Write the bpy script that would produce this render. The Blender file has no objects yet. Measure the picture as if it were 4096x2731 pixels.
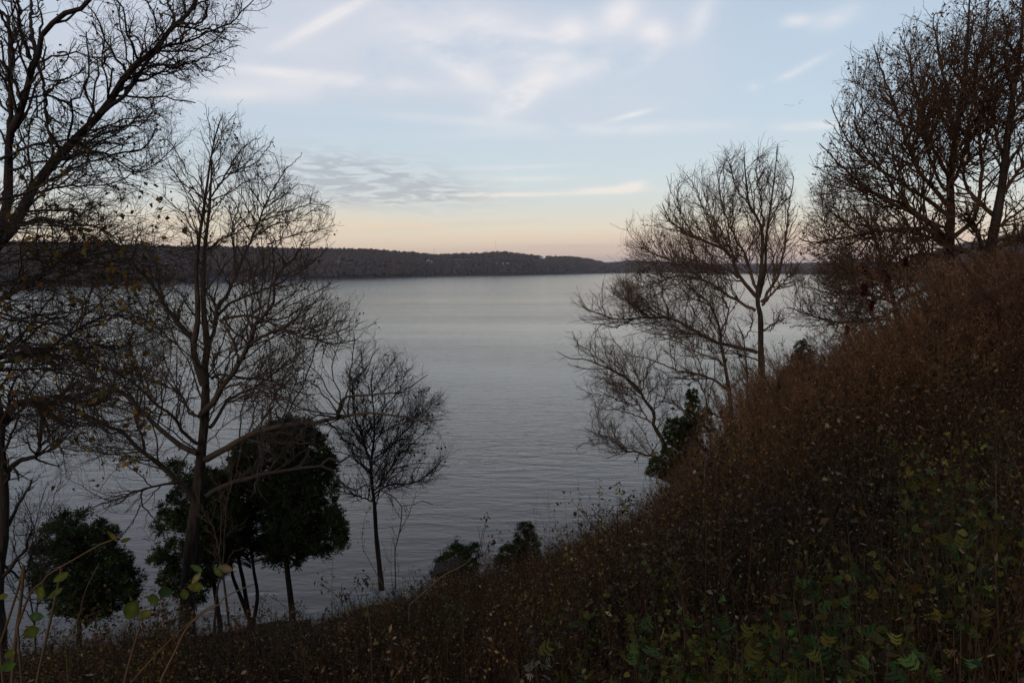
import bpy, math, random
import numpy as np
from mathutils import noise as mn
RNG = np.random.default_rng(7)
random.seed(7)
PI = math.pi
C = bpy.context.scene.collection
SC = bpy.context.scene

# ------------------------------------------------------------------ camera
FS = 24.0 / 36.0 * 4096.0           # focal length in photo pixels
PITCH = math.radians(6.08)
cam = bpy.data.cameras.new('camera'); camo = bpy.data.objects.new('camera', cam); C.objects.link(camo)
cam.lens = 24.0; cam.sensor_width = 36.0; cam.clip_start = 0.05; cam.clip_end = 60000.0
camo.location = (0, 0, 0); camo.rotation_euler = (PI / 2 - PITCH, 0, 0)
SC.camera = camo
SC.view_settings.view_transform = 'Standard'; SC.view_settings.look = 'None'
SC.view_settings.exposure = 0.0; SC.view_settings.gamma = 1.0
CP, SP = math.cos(PITCH), math.sin(PITCH)

def ray(X, Y):                       # photo pixel (4096 wide) -> world direction, y component 1
    a = (np.asarray(X, float) - 2048.0) / FS; b = (1365.5 - np.asarray(Y, float)) / FS
    dy = CP + b * SP; dz = -SP + b * CP
    return np.stack([a / dy, np.ones_like(dy), dz / dy], -1)
def at(X, Y, D):                     # point at world distance D (along +y) seen at that pixel
    return ray(X, Y) * np.asarray(D, float)[..., None] if np.ndim(D) else ray(X, Y) * D
def proj(P):                         # world -> photo pixel
    P = np.asarray(P); d = P[..., 1] * CP - P[..., 2] * SP; u = P[..., 1] * SP + P[..., 2] * CP
    d = np.maximum(d, .01)
    return np.stack([2048.0 + FS * P[..., 0] / d, 1365.5 - FS * u / d], -1)
def lin(r, g, b):
    f = lambda c: (c / 255 / 12.92) if c / 255 <= .04045 else ((c / 255 + .055) / 1.055) ** 2.4
    return (f(r), f(g), f(b), 1.0)

# ------------------------------------------------------------------ world / sky
WATER_Z = -30.0
w = bpy.data.worlds.new('World'); SC.world = w; w.use_nodes = True
nt = w.node_tree; nt.nodes.clear()
def N(t, **k):
    n = nt.nodes.new(t)
    for a, b in k.items(): setattr(n, a, b)
    return n
def M(op, *ins, clamp=False):
    n = N('ShaderNodeMath', operation=op, use_clamp=clamp)
    for i, v in enumerate(ins):
        if isinstance(v, (int, float)): n.inputs[i].default_value = v
        else: nt.links.new(v, n.inputs[i])
    return n.outputs[0]
def MIX(fac, a, b, mode='MIX'):
    n = N('ShaderNodeMix', data_type='RGBA', blend_type=mode)
    for s, v in (('Factor', fac), ('A', a), ('B', b)):
        idx = {'Factor': 0, 'A': 6, 'B': 7}[s]
        if isinstance(v, (int, float)): n.inputs[idx].default_value = v
        elif isinstance(v, tuple): n.inputs[idx].default_value = v
        else: nt.links.new(v, n.inputs[idx])
    return n.outputs[2]
tc = N('ShaderNodeTexCoord'); sep = N('ShaderNodeSeparateXYZ'); nt.links.new(tc.outputs['Generated'], sep.inputs[0])
dx, dy_, dz_ = sep.outputs
yc = M('MAXIMUM', dy_, 0.08)
U = M('DIVIDE', dx, yc); V = M('DIVIDE', dz_, yc)
ramp = N('ShaderNodeValToRGB'); nt.links.new(M('MULTIPLY', M('MAXIMUM', dz_, 0.0), 1.0), ramp.inputs[0])
stops = [(0.0, (208, 190, 192)), (0.012, (221, 202, 196)), (0.030, (234, 214, 197)), (0.055, (229, 221, 207)), (0.085, (212, 216, 218)),
         (0.13, (200, 213, 225)), (0.20, (190, 206, 224)), (0.30, (184, 201, 221)), (0.42, (172, 188, 212)), (0.65, (120, 138, 170)), (1.0, (88, 104, 138))]
el = ramp.color_ramp.elements
while len(el) < len(stops): el.new(0.5)
for e, (p, c) in zip(el, stops): e.position = p; e.color = lin(*c)
sky = N('ShaderNodeTexSky', sky_type='NISHITA'); sky.sun_disc = False
sky.sun_elevation = math.radians(3.0); sky.sun_rotation = math.radians(205.0); sky.altitude = 30
def uv(Xp, Yp):                      # pixel of the 2352-wide view -> sky coordinates
    d = ray(Xp * 4096 / 2352, Yp * 4096 / 2352); return float(d[0]), float(d[2])
def blob(Xp, Yp, w_, h_, ang=0.0, pw=1.0):
    u0, v0 = uv(Xp, Yp); a = w_ / 1568.0; b = h_ / 1568.0; c, s = math.cos(math.radians(ang)), math.sin(math.radians(ang))
    du = M('SUBTRACT', U, u0); dv = M('SUBTRACT', V, v0)
    p = M('MULTIPLY', M('ADD', M('MULTIPLY', du, c), M('MULTIPLY', dv, s)), 1 / a)
    q = M('MULTIPLY', M('ADD', M('MULTIPLY', du, -s), M('MULTIPLY', dv, c)), 1 / b)
    r2 = M('ADD', M('MULTIPLY', p, p), M('MULTIPLY', q, q))
    return M('MULTIPLY', M('EXPONENT', M('MULTIPLY', r2, -1.0)), pw)
def summ(l):
    o = l[0]
    for x in l[1:]: o = M('ADD', o, x)
    return o
cxy = N('ShaderNodeCombineXYZ'); nt.links.new(U, cxy.inputs[0]); nt.links.new(V, cxy.inputs[1])
def tex(scale, sx, sy, rot, detail=5, rough=.55, dist=0.0, off=(0, 0, 0)):
    mp = N('ShaderNodeMapping'); mp.inputs['Scale'].default_value = (sx, sy, 1); mp.inputs['Rotation'].default_value = (0, 0, math.radians(rot))
    mp.inputs['Location'].default_value = off
    nt.links.new(cxy.outputs[0], mp.inputs[0])
    n = N('ShaderNodeTexNoise'); n.inputs['Scale'].default_value = scale; n.inputs['Detail'].default_value = detail
    n.inputs['Roughness'].default_value = rough; n.inputs['Distortion'].default_value = dist
    nt.links.new(mp.outputs[0], n.inputs['Vector']); return n.outputs[0]
def smooth(v, a, b):
    n = N('ShaderNodeMapRange', interpolation_type='SMOOTHSTEP'); nt.links.new(v, n.inputs[0])
    n.inputs[1].default_value = a; n.inputs[2].default_value = b; return n.outputs[0]
nA = tex(3.0, 1.0, 2.2, -22, 6, .58, .25)                 # broad soft cloud
nB = tex(7.5, 1.0, 2.0, -32, 6, .6, .3, (3, 1, 0))       # finer detail
nS = tex(6.0, 1.0, 6.0, -3, 5, .55, .1, (1, 5, 0))       # long flat streaks
# big lilac-white sheet at the top, running down to the right
lil = summ([blob(900, 60, 520, 130, -12), blob(1230, 130, 330, 110, -8), blob(650, 150, 330, 70, -8), blob(250, 120, 420, 160, 0), blob(1540, 40, 150, 110, 30, .6),
            blob(1150, 170, 260, 75, -28, .7)])
f1 = M('MULTIPLY', M('MINIMUM', lil, 1.0), smooth(M('ADD', M('MULTIPLY', nA, .65), M('MULTIPLY', nB, .35)), .22, .55), clamp=True)
col = MIX(M('MULTIPLY', f1, .9), ramp.outputs[0], lin(203, 208, 223))
# bright rims of that sheet
rim = summ([blob(760, 40, 130, 13, 27, 1.0), blob(640, 165, 90, 10, -4, .8), blob(820, 190, 200, 18, -3, .8), blob(1050, 150, 130, 30, -35, .8), blob(1130, 60, 120, 30, -20, .6),
            blob(1424, 35, 52, 36, 40, 1.1), blob(1503, 75, 36, 26, 10, 1.1), blob(1497, 128, 50, 15, 35, .8), blob(1307, 73, 44, 30, 10, 1.0), blob(1230, 110, 70, 34, -20, .8), blob(1608, 44, 24, 52, -30, .65), blob(1350, 160, 90, 20, 20, .5), blob(1080, 90, 330, 60, -14, .42), blob(640, 110, 300, 60, 0, .3),
            blob(1200, 215, 80, 26, 32, 1.1), blob(1170, 240, 50, 20, 25, .7), blob(1445, 266, 45, 6, 14, 1.0), blob(1834, 161, 55, 8, 27, 1.0), blob(1732, 200, 20, 11, 0, .9), blob(1400, 437, 70, 7, 2, 1.2), blob(1450, 428, 30, 9, 12, 1.0),
            blob(1150, 448, 150, 4, 1, 1.1), blob(1860, 290, 90, 9, 4, 1.1), blob(1830, 47, 34, 13, 8, .8), blob(1920, 40, 50, 22, 20, .6), blob(1200, 410, 90, 6, 0, .5), blob(1180, 385, 120, 5, 2, .4), blob(1400, 298, 300, 14, 2, .5), blob(1100, 280, 240, 12, -4, .35), blob(560, 215, 160, 22, 0, .7)])
f2 = M('MULTIPLY', M('MINIMUM', rim, 1.0), smooth(M('ADD', M('MULTIPLY', nB, .75), M('MULTIPLY', nA, .25)), .29, .58), clamp=True)
col = MIX(M('MULTIPLY', f2, .95), col, lin(237, 232, 235))
warm = M('MULTIPLY', f2, smooth(dz_, .17, .08))
col = MIX(M('MULTIPLY', warm, .8), col, lin(236, 226, 220))
# dark rippled patch left of centre
dk = M('MINIMUM', summ([blob(800, 408, 230, 46, -6, 1.5), blob(900, 450, 170, 14, -1, .8), blob(720, 440, 120, 28, -8, .8), blob(980, 425, 80, 16, -10, .5)]), 1.0)
nR = tex(24.0, 1.0, 5.0, -9, 3, .55, .6, (2, 2, 0))
f3 = M('MULTIPLY', dk, smooth(nR, .38, .58), clamp=True)
col = MIX(M('MULTIPLY', dk, .35), col, lin(208, 210, 220))
col = MIX(M('MULTIPLY', f3, .8), col, lin(166, 172, 189))
# low pinkish-mauve bars above the horizon
lo = summ([blob(1330, 566, 200, 4.5, -.5, .9), blob(1220, 573, 260, 4, -.5, .6), blob(1000, 520, 250, 7, 3, .35), blob(1500, 560, 200, 8, 0, .5)])
col = MIX(M('MULTIPLY', M('MINIMUM', lo, 1.0), .55), col, lin(200, 186, 194))
wb = summ([blob(900, 520, 220, 10, 0, .6), blob(560, 510, 500, 34, 0, .7), blob(1200, 545, 280, 8, 0, .5)])
col = MIX(M('MULTIPLY', M('MULTIPLY', M('MINIMUM', wb, 1.0), smooth(nS, .35, .65)), .8), col, lin(238, 214, 193))
pk = summ([blob(1750, 560, 420, 34, 0, .9), blob(2200, 540, 300, 40, 0, .6)])
col = MIX(M('MULTIPLY', M('MINIMUM', pk, 1.0), .5), col, lin(224, 196, 196))
# sky behind the viewer is past the glow and dimmer
back = smooth(dy_, -.55, .45)
dim = MIX(back, (.60, .52, .47, 1), (1, 1, 1, 1))
col = MIX(1.0, col, dim, 'MULTIPLY')
bgA = N('ShaderNodeBackground'); nt.links.new(col, bgA.inputs[0]); bgA.inputs[1].default_value = 0.93
bgB = N('ShaderNodeBackground'); nt.links.new(sky.outputs[0], bgB.inputs[0]); bgB.inputs[1].default_value = 0.05
ad = N('ShaderNodeAddShader'); nt.links.new(bgA.outputs[0], ad.inputs[0]); nt.links.new(bgB.outputs[0], ad.inputs[1])
wo = N('ShaderNodeOutputWorld'); nt.links.new(ad.outputs[0], wo.inputs[0])
sl = bpy.data.lights.new('sun', 'SUN'); sl.energy = 0.75; sl.angle = math.radians(25); sl.color = (1, .80, .60)
so = bpy.data.objects.new('sun', sl); C.objects.link(so)
so.rotation_euler = (math.radians(62), 0, math.radians(-25))      # low soft afterglow from behind the viewer's left

# ------------------------------------------------------------------ materials
def mat(name, colr=None, rough=.85, spec=.2, attr=False, nscale=8.0, namt=.35, bump=0.0, bscale=30.0, stretch=(1, 1, 1), trans=0.0):
    m = bpy.data.materials.new(name); m.use_nodes = True; t = m.node_tree; b = t.nodes['Principled BSDF']
    b.inputs['Roughness'].default_value = rough; b.inputs['Specular IOR Level'].default_value = spec
    co = t.nodes.new('ShaderNodeTexCoord'); mp = t.nodes.new('ShaderNodeMapping'); mp.inputs['Scale'].default_value = stretch
    t.links.new(co.outputs['Object'], mp.inputs[0])
    n = t.nodes.new('ShaderNodeTexNoise'); n.inputs['Scale'].default_value = nscale; n.inputs['Detail'].default_value = 4
    t.links.new(mp.outputs[0], n.inputs['Vector'])
    mr = t.nodes.new('ShaderNodeMapRange'); t.links.new(n.outputs[0], mr.inputs[0])
    mr.inputs[1].default_value = .25; mr.inputs[2].default_value = .75; mr.inputs[3].default_value = 1 - namt; mr.inputs[4].default_value = 1 + namt
    mx = t.nodes.new('ShaderNodeMix'); mx.data_type = 'RGBA'; mx.blend_type = 'MULTIPLY'; mx.inputs[0].default_value = 1
    if attr:
        a = t.nodes.new('ShaderNodeAttribute'); a.attribute_name = 'tint'; t.links.new(a.outputs['Color'], mx.inputs[6])
    else: mx.inputs[6].default_value = (*colr, 1)
    t.links.new(mr.outputs[0], mx.inputs[7]); t.links.new(mx.outputs[2], b.inputs['Base Color'])
    if bump:
        n2 = t.nodes.new('ShaderNodeTexNoise'); n2.inputs['Scale'].default_value = bscale; n2.inputs['Detail'].default_value = 5; t.links.new(mp.outputs[0], n2.inputs['Vector'])
        bp = t.nodes.new('ShaderNodeBump'); bp.inputs['Strength'].default_value = bump; bp.inputs['Distance'].default_value = .06
        t.links.new(n2.outputs[0], bp.inputs['Height']); t.links.new(bp.outputs[0], b.inputs['Normal'])
    if trans:
        tr = t.nodes.new('ShaderNodeBsdfTranslucent'); t.links.new(mx.outputs[2], tr.inputs[0])
        ms = t.nodes.new('ShaderNodeMixShader'); ms.inputs[0].default_value = trans
        t.links.new(b.outputs[0], ms.inputs[1]); t.links.new(tr.outputs[0], ms.inputs[2]); t.links.new(ms.outputs[0], t.nodes['Material Output'].inputs[0])
    return m
M_BARK = mat('bark', (.066, .053, .044), .9, .15, nscale=15, namt=.7, bump=1.0, bscale=34, stretch=(1, 1, .16))
M_BARKD = mat('dark_bark', (.036, .031, .029), .9, .15, nscale=5, namt=.4, bump=.8, bscale=24, stretch=(1, 1, .16))
M_TWIG = mat('twig_bark', (.115, .080, .060), .85, .2, nscale=3, namt=.3)
M_TWIGM = mat('maple_twig_bark', (.072, .058, .048), .85, .2, nscale=3, namt=.3)
M_TWIGB = mat('brown_twig_bark', (.078, .050, .036), .85, .2, nscale=3, namt=.3)
M_STEM = mat('dark_stem', (.055, .038, .025), .85, .2, nscale=9, namt=.3)
M_TWIGD = mat('dark_twig_bark', (.038, .032, .030), .85, .2, nscale=3, namt=.3)
M_TINT = mat('plant_tint', rough=.8, spec=.15, attr=True, nscale=25, namt=.25, trans=.25)
M_CEDAR = mat('cedar_foliage', rough=.8, spec=.1, attr=True, nscale=3, namt=.3, trans=.1)
M_FOREST = mat('bare_forest', rough=.95, spec=.05, attr=True, nscale=.05, namt=.25)
M_SOIL = mat('leaf_soil', (.030, .021, .015), .95, .1, nscale=3, namt=.5, bump=1.0, bscale=14)
M_HILL = mat('hill_floor', (.045, .036, .033), .95, .05, nscale=.02, namt=.3)
M_ROCK = mat('riprap_rock', (.075, .068, .068), .9, .1, nscale=.2, namt=.5)

# ------------------------------------------------------------------ object helpers
def link(o, parent=None, label=None, cat=None, group=None, kind=None):
    C.objects.link(o)
    if parent: o.parent = parent
    if label: o['label'] = label
    if cat: o['category'] = cat
    if group: o['group'] = group
    if kind: o['kind'] = kind
    return o
def thing(name, label, cat, loc=(0, 0, 0), group=None):
    o = bpy.data.objects.new(name, None); o.empty_display_size = .3; o.location = [float(v) for v in loc]
    return link(o, None, label, cat, group)
class Acc:
    def __init__(s): s.v = []; s.q = []; s.t = []; s.c = []; s.n = 0
    def add(s, V, quads=None, tris=None, col=None):
        V = np.asarray(V, float).reshape(-1, 3); s.v.append(V)
        if quads is not None and len(quads): s.q.append(np.asarray(quads, np.int64).reshape(-1, 4) + s.n)
        if tris is not None and len(tris): s.t.append(np.asarray(tris, np.int64).reshape(-1, 3) + s.n)
        if col is not None:
            c = np.asarray(col, float)
            s.c.append(np.broadcast_to(c, (len(V), 3)) if c.ndim == 1 else c.reshape(-1, 3))
        else: s.c.append(np.full((len(V), 3), .1))
        s.n += len(V)
    def mesh(s, name, origin=(0, 0, 0), smooth=False, tint=False):
        V = np.concatenate(s.v) - np.asarray(origin, float)
        q = np.concatenate(s.q) if s.q else np.zeros((0, 4), np.int64); t = np.concatenate(s.t) if s.t else np.zeros((0, 3), np.int64)
        me = bpy.data.meshes.new(name)
        me.vertices.add(len(V)); me.vertices.foreach_set('co', V.astype(np.float32).ravel())
        li = np.concatenate([q.ravel(), t.ravel()]).astype(np.int32); me.loops.add(len(li)); me.loops.foreach_set('vertex_index', li)
        ls = np.concatenate([np.arange(len(q)) * 4, len(q) * 4 + np.arange(len(t)) * 3]).astype(np.int32)
        me.polygons.add(len(ls)); me.polygons.foreach_set('loop_start', ls)
        if smooth: me.polygons.foreach_set('use_smooth', np.ones(len(ls), bool))
        if tint:
            a = me.attributes.new('tint', 'FLOAT_COLOR', 'POINT'); c = np.concatenate(s.c)
            a.data.foreach_set('color', np.concatenate([c, np.ones((len(c), 1))], 1).astype(np.float32).ravel())
        me.update(calc_edges=True); return me
    def obj(s, name, m, parent=None, smooth=False, tint=False, origin=None, **k):
        org = origin if origin is not None else (np.array(parent.location) if parent else (0, 0, 0))
        me = s.mesh(name, org, smooth, tint); me.materials.append(m); o = bpy.data.objects.new(name, me)
        if not parent and origin is not None: o.location = [float(v) for v in origin]
        return link(o, parent, **k)
def nrm(v): return v / np.maximum(np.linalg.norm(v, axis=-1, keepdims=True), 1e-9)
def tubes(acc, P, R, sides, col=None):       # P (M,K,3) R (M,K)
    P = np.asarray(P, float); R = np.asarray(R, float)
    if len(P) == 0: return
    m, k, _ = P.shape
    T = np.empty_like(P); T[:, 1:-1] = P[:, 2:] - P[:, :-2]; T[:, 0] = P[:, 1] - P[:, 0]; T[:, -1] = P[:, -1] - P[:, -2]; T = nrm(T)
    ch = nrm(P[:, -1] - P[:, 0]); ref = np.where(np.abs(ch[:, 2:3]) < .8, np.array([[0, 0, 1.]]), np.array([[1., 0, 0]]))
    ref = nrm(ref - ch * (ref * ch).sum(-1, keepdims=True))[:, None, :]
    A = nrm(np.cross(T, ref)); B = np.cross(T, A)
    th = np.arange(sides) * 2 * PI / sides
    V = P[:, :, None, :] + R[:, :, None, None] * (A[:, :, None, :] * np.cos(th)[None, None, :, None] + B[:, :, None, :] * np.sin(th)[None, None, :, None])
    i = np.arange(m)[:, None, None] * k * sides; j = np.arange(k - 1)[None, :, None] * sides; s = np.arange(sides)[None, None, :]; s2 = (s + 1) % sides
    Q = np.stack([i + j + s, i + j + s2, i + j + sides + s2, i + j + sides + s], -1).reshape(-1, 4)
    if col is not None and np.ndim(col) == 2: col = np.repeat(col, k * sides, axis=0)
    acc.add(V.reshape(-1, 3), Q, None, col)
def resample(pl, k):
    pl = np.asarray(pl, float); d = np.r_[0, np.cumsum(np.linalg.norm(np.diff(pl, axis=0), axis=1))]
    # Catmull-Rom through the traced points
    out = []
    n = len(pl)
    for x in np.linspace(0, d[-1], k):
        i = min(max(np.searchsorted(d, x) - 1, 0), n - 2); t = (x - d[i]) / max(d[i + 1] - d[i], 1e-6)
        p0 = pl[max(i - 1, 0)]; p1 = pl[i]; p2 = pl[i + 1]; p3 = pl[min(i + 2, n - 1)]
        out.append(.5 * ((2 * p1) + (-p0 + p2) * t + (2 * p0 - 5 * p1 + 4 * p2 - p3) * t * t + (-p0 + 3 * p1 - 3 * p2 + p3) * t ** 3))
    return np.array(out)
def inpoly(XY, poly):
    x, y = XY[..., 0], XY[..., 1]; r = np.zeros(x.shape, bool); poly = np.asarray(poly, float); j = len(poly) - 1
    for i in range(len(poly)):
        xi, yi = poly[i]; xj, yj = poly[j]
        c = ((yi > y) != (yj > y)) & (x < (xj - xi) * (y - yi) / (yj - yi + 1e-12) + xi); r ^= c; j = i
    return r
def spawn(P, R, total, t0, t1, ang, frac, lmin, lmax, up, wig, K, r0, outline=None, rr=.55, wts=None, tipw=.5):
    """grow `total` children on the parent curves; returns points (N,K,3), radii (N,K)"""
    P = np.asarray(P); m, k, _ = P.shape
    L = np.linalg.norm(np.diff(P, axis=1), axis=-1).sum(1); pr = L if wts is None else L * wts
    idx = RNG.choice(m, total, p=pr / pr.sum())
    t = t0 + (t1 - t0) * RNG.random(total) ** .85
    f = t * (k - 1); i = np.minimum(f.astype(int), k - 2); fr = (f - i)[:, None]
    p = P[idx, i] * (1 - fr) + P[idx, i + 1] * fr; tg = nrm(P[idx, i + 1] - P[idx, i])
    pr_ = R[idx, i] * (1 - fr[:, 0]) + R[idx, i + 1] * fr[:, 0]
    rnd = nrm(RNG.normal(size=(total, 3))); side = nrm(np.cross(tg, rnd))
    a = np.radians(ang[0] + (ang[1] - ang[0]) * RNG.random(total))[:, None]
    d = nrm(tg * np.cos(a) + side * np.sin(a) + np.array([0, 0, up * .8]))
    ln = np.clip(L[idx] * frac * (1 - tipw * t) * (0.6 + .8 * RNG.random(total)), lmin, lmax)
    def build(ln):
        rs = np.random.default_rng(11); q = p.copy(); dd = d.copy(); d0 = d.copy(); out = [q.copy()]
        for s in range(K - 1):
            q = q + dd * (ln / (K - 1))[:, None]; out.append(q.copy())
            d0 = nrm(d0 + .45 * wig * rs.normal(size=dd.shape) + np.array([0, 0, up * .22])); dd = nrm(d0 + 1.5 * wig * rs.normal(size=dd.shape))
        return np.stack(out, 1)
    B = build(ln)
    if outline is not None:
        jt = RNG.normal(size=(total, 2)) * 34; hide = lambda q: ~inpoly(proj(q[:, -1]) + jt[:len(q)], outline)
        ln = np.where(hide(B), ln * .62, ln); B = build(ln)
        ok = ~hide(B) | (RNG.random(total) < .05); B = B[ok]; pr_ = pr_[ok]; ln = ln[ok]
    rb = np.minimum(pr_ * rr, r0 * (.8 + .5 * RNG.random(len(B))))
    taper = np.linspace(1, .45, K)[None, :]
    return B, rb[:, None] * taper
def leafquads(acc, p, size, cols, tmpl='small', d=None, droop=0.0, asp=.5):
    """crinkled leaves: one folded blade each"""
    n = len(p)
    if n == 0: return
    if d is None: d = nrm(RNG.normal(size=(n, 3)) + np.array([0, 0, -droop]))
    s = nrm(np.cross(d, nrm(RNG.normal(size=(n, 3))))); u = np.cross(d, s)
    size = (np.broadcast_to(size, (n,)) * (.6 + .8 * RNG.random(n)))[:, None]
    w_ = asp * size * .5; f = (RNG.random((n, 1)) * .8 + .1) * w_
    if tmpl == 'small':
        V = np.stack([p, p + d * size * .45 + s * w_ + u * f, p + d * size + u * f * .5, p + d * size * .5 - s * w_ + u * f], 1)
        T = np.array([[0, 1, 2], [0, 2, 3]])
    elif tmpl == 'ovate':                # pointed oval, folded on its midrib and curled at the tip
        cu = (RNG.random((n, 1)) - .3) * size * .5
        A = [p + d * size * a_ + s * w_ * b_ + u * (f * b_ - cu * a_ * a_) for a_, b_ in ((.22, .75), (.5, 1.0), (.78, .55))]
        B = [p + d * size * a_ - s * w_ * b_ + u * (f * b_ - cu * a_ * a_) for a_, b_ in ((.22, .75), (.5, 1.0), (.78, .55))]
        m_ = [p + d * size * a_ - u * cu * a_ * a_ for a_ in (.3, .65)]
        V = np.stack([p] + A + [p + d * size - u * cu] + B[::-1] + m_, 1)
        T = np.array([[0, 8, 1], [8, 2, 1], [8, 9, 2], [9, 3, 2], [9, 4, 3], [0, 7, 8], [8, 7, 6], [8, 6, 9], [9, 6, 5], [9, 5, 4]])
    else:                                # finely cut leaf: a thin midrib with pointed side lobes
        pts = [p + s * size * .02, p - s * size * .02, p + d * size + u * f]; T = [[0, 2, 1]]
        for tt, ll in ((.20, .34), (.42, .46), (.66, .34)):
            for sg in (1, -1):
                q = p + d * size * tt + u * f * tt; k0 = len(pts)
                pts += [q - d * size * .06, q + d * size * .09, q + d * size * ll * (.35 + .9 * RNG.random((n, 1))) + s * sg * size * ll * asp * (.9 + 1.0 * RNG.random((n, 1))) + u * f * 1.4 * (RNG.random((n, 1)) - .3), q + d * size * ll * .25 + s * sg * size * ll * asp * 1.1 - u * f * .3]
                T += [[k0, k0 + 1, k0 + 2], [k0, k0 + 2, k0 + 3]] if sg > 0 else [[k0, k0 + 2, k0 + 1], [k0, k0 + 3, k0 + 2]]
        V = np.stack(pts, 1); T = np.array(T)
    kk = V.shape[1]
    F = (np.arange(n)[:, None, None] * kk + T[None]).reshape(-1, 3)
    acc.add(V.reshape(-1, 3), None, F, np.repeat(cols, kk, 0))
def pickcol(pal, n, var=.25):
    pal = np.asarray(pal, float); c = pal[RNG.integers(0, len(pal), n)]
    return c * (1 - var + 2 * var * RNG.random((n, 1)))

# ------------------------------------------------------------------ terrain
def H(x, y):
    x = np.asarray(x, float); y = np.asarray(y, float); yy = np.maximum(y, 0)
    sx = .33 * x + .17 * np.sqrt(x * x + 4) - .34
    sx = np.where(x > 60, sx - (x - 60) * .3, sx)
    z = -1.7 + sx - .36 * yy - .0022 * yy * yy - .10 * np.minimum(y, 0) * .5
    z = z + .12 * np.sin(x * 1.3 + y * .7) * np.sin(y * .9 - x * .4) * np.clip(yy / 4, 0, 1) + .3 * np.sin(x * .31 + 1) * np.sin(y * .23) * np.clip(yy / 10, 0, 1)
    return np.maximum(z, -34.0)
def ground_at(X, Y, h=0.0, dmin=1.2, dmax=90):
    """where the line of sight through a photo pixel comes within h of the slope"""
    D = np.arange(dmin, dmax, .05); P = at(np.full(len(D), float(X)), np.full(len(D), float(Y)), D)
    hit = np.nonzero(P[:, 2] <= H(P[:, 0], P[:, 1]) + h)[0]
    if len(hit) == 0: return None
    q = P[hit[0]]; return np.array([q[0], q[1], float(H(q[0], q[1]))])
def grid(xs, ys, zf):
    X, Y = np.meshgrid(xs, ys); Z = zf(X, Y); V = np.stack([X, Y, Z], -1).reshape(-1, 3); nx, ny = len(xs), len(ys)
    i = (np.arange(ny - 1)[:, None] * nx + np.arange(nx - 1)[None]).reshape(-1)
    return V, np.stack([i, i + 1, i + nx + 1, i + nx], -1)
a = Acc(); xs = np.concatenate([np.arange(-90, -25, 2.5), np.arange(-25, 30, .4), np.arange(30, 140, 2.5)]); ys = np.concatenate([np.arange(-60, 0, 3), np.arange(0, 35, .4), np.arange(35, 170, 2)])
V_, Q_ = grid(xs, ys, lambda X, Y: H(X, Y) + .05 * np.sin(X * 5.1 + np.sin(Y * 3)) * np.sin(Y * 4.3 + X))
a.add(V_, Q_); a.obj('ground', M_SOIL, smooth=True, kind='structure')

# ------------------------------------------------------------------ river
mw = bpy.data.materials.new('river_water'); mw.use_nodes = True; t = mw.node_tree; b = t.nodes['Principled BSDF']
b.inputs['Base Color'].default_value = (.080, .062, .048, 1); b.inputs['Roughness'].default_value = .14; b.inputs['IOR'].default_value = 1.333
co = t.nodes.new('ShaderNodeTexCoord')
def wn(scale, stretch, rot, detail=3, dist=.0):
    mp = t.nodes.new('ShaderNodeMapping'); mp.inputs['Scale'].default_value = stretch; mp.inputs['Rotation'].default_value = (0, 0, math.radians(rot))
    t.links.new(co.outputs['Object'], mp.inputs[0]); n = t.nodes.new('ShaderNodeTexNoise'); n.inputs['Scale'].default_value = scale
    n.inputs['Detail'].default_value = detail; n.inputs['Distortion'].default_value = dist; t.links.new(mp.outputs[0], n.inputs['Vector']); return n.outputs[0]
n1 = wn(.5, (.30, 1, 1), 14, 3, .4); n2 = wn(1.6, (.45, 1, 1), -6, 3, .3); n3 = wn(.016, (.16, 1, 1), 4, 5, .4)
m1 = t.nodes.new('ShaderNodeMath'); m1.operation = 'MULTIPLY'; m1.inputs[1].default_value = .30; t.links.new(n2, m1.inputs[0])
m2 = t.nodes.new('ShaderNodeMath'); m2.operation = 'ADD'; t.links.new(n1, m2.inputs[0]); t.links.new(m1.outputs[0], m2.inputs[1])
mr = t.nodes.new('ShaderNodeMapRange'); t.links.new(n3, mr.inputs[0]); mr.inputs[1].default_value = .3; mr.inputs[2].default_value = .7; mr.inputs[3].default_value = .30; mr.inputs[4].default_value = 1.6
bp = t.nodes.new('ShaderNodeBump'); bp.inputs['Distance'].default_value = .175; t.links.new(m2.outputs[0], bp.inputs['Height']); t.links.new(mr.outputs[0], bp.inputs['Strength'])
t.links.new(bp.outputs[0], b.inputs['Normal'])
a = Acc(); a.add([(-15000, -300, WATER_Z), (15000, -300, WATER_Z), (15000, 15000, WATER_Z), (-15000, 15000, WATER_Z)], [(0, 1, 2, 3)])
a.obj('river', mw, kind='structure')
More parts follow.
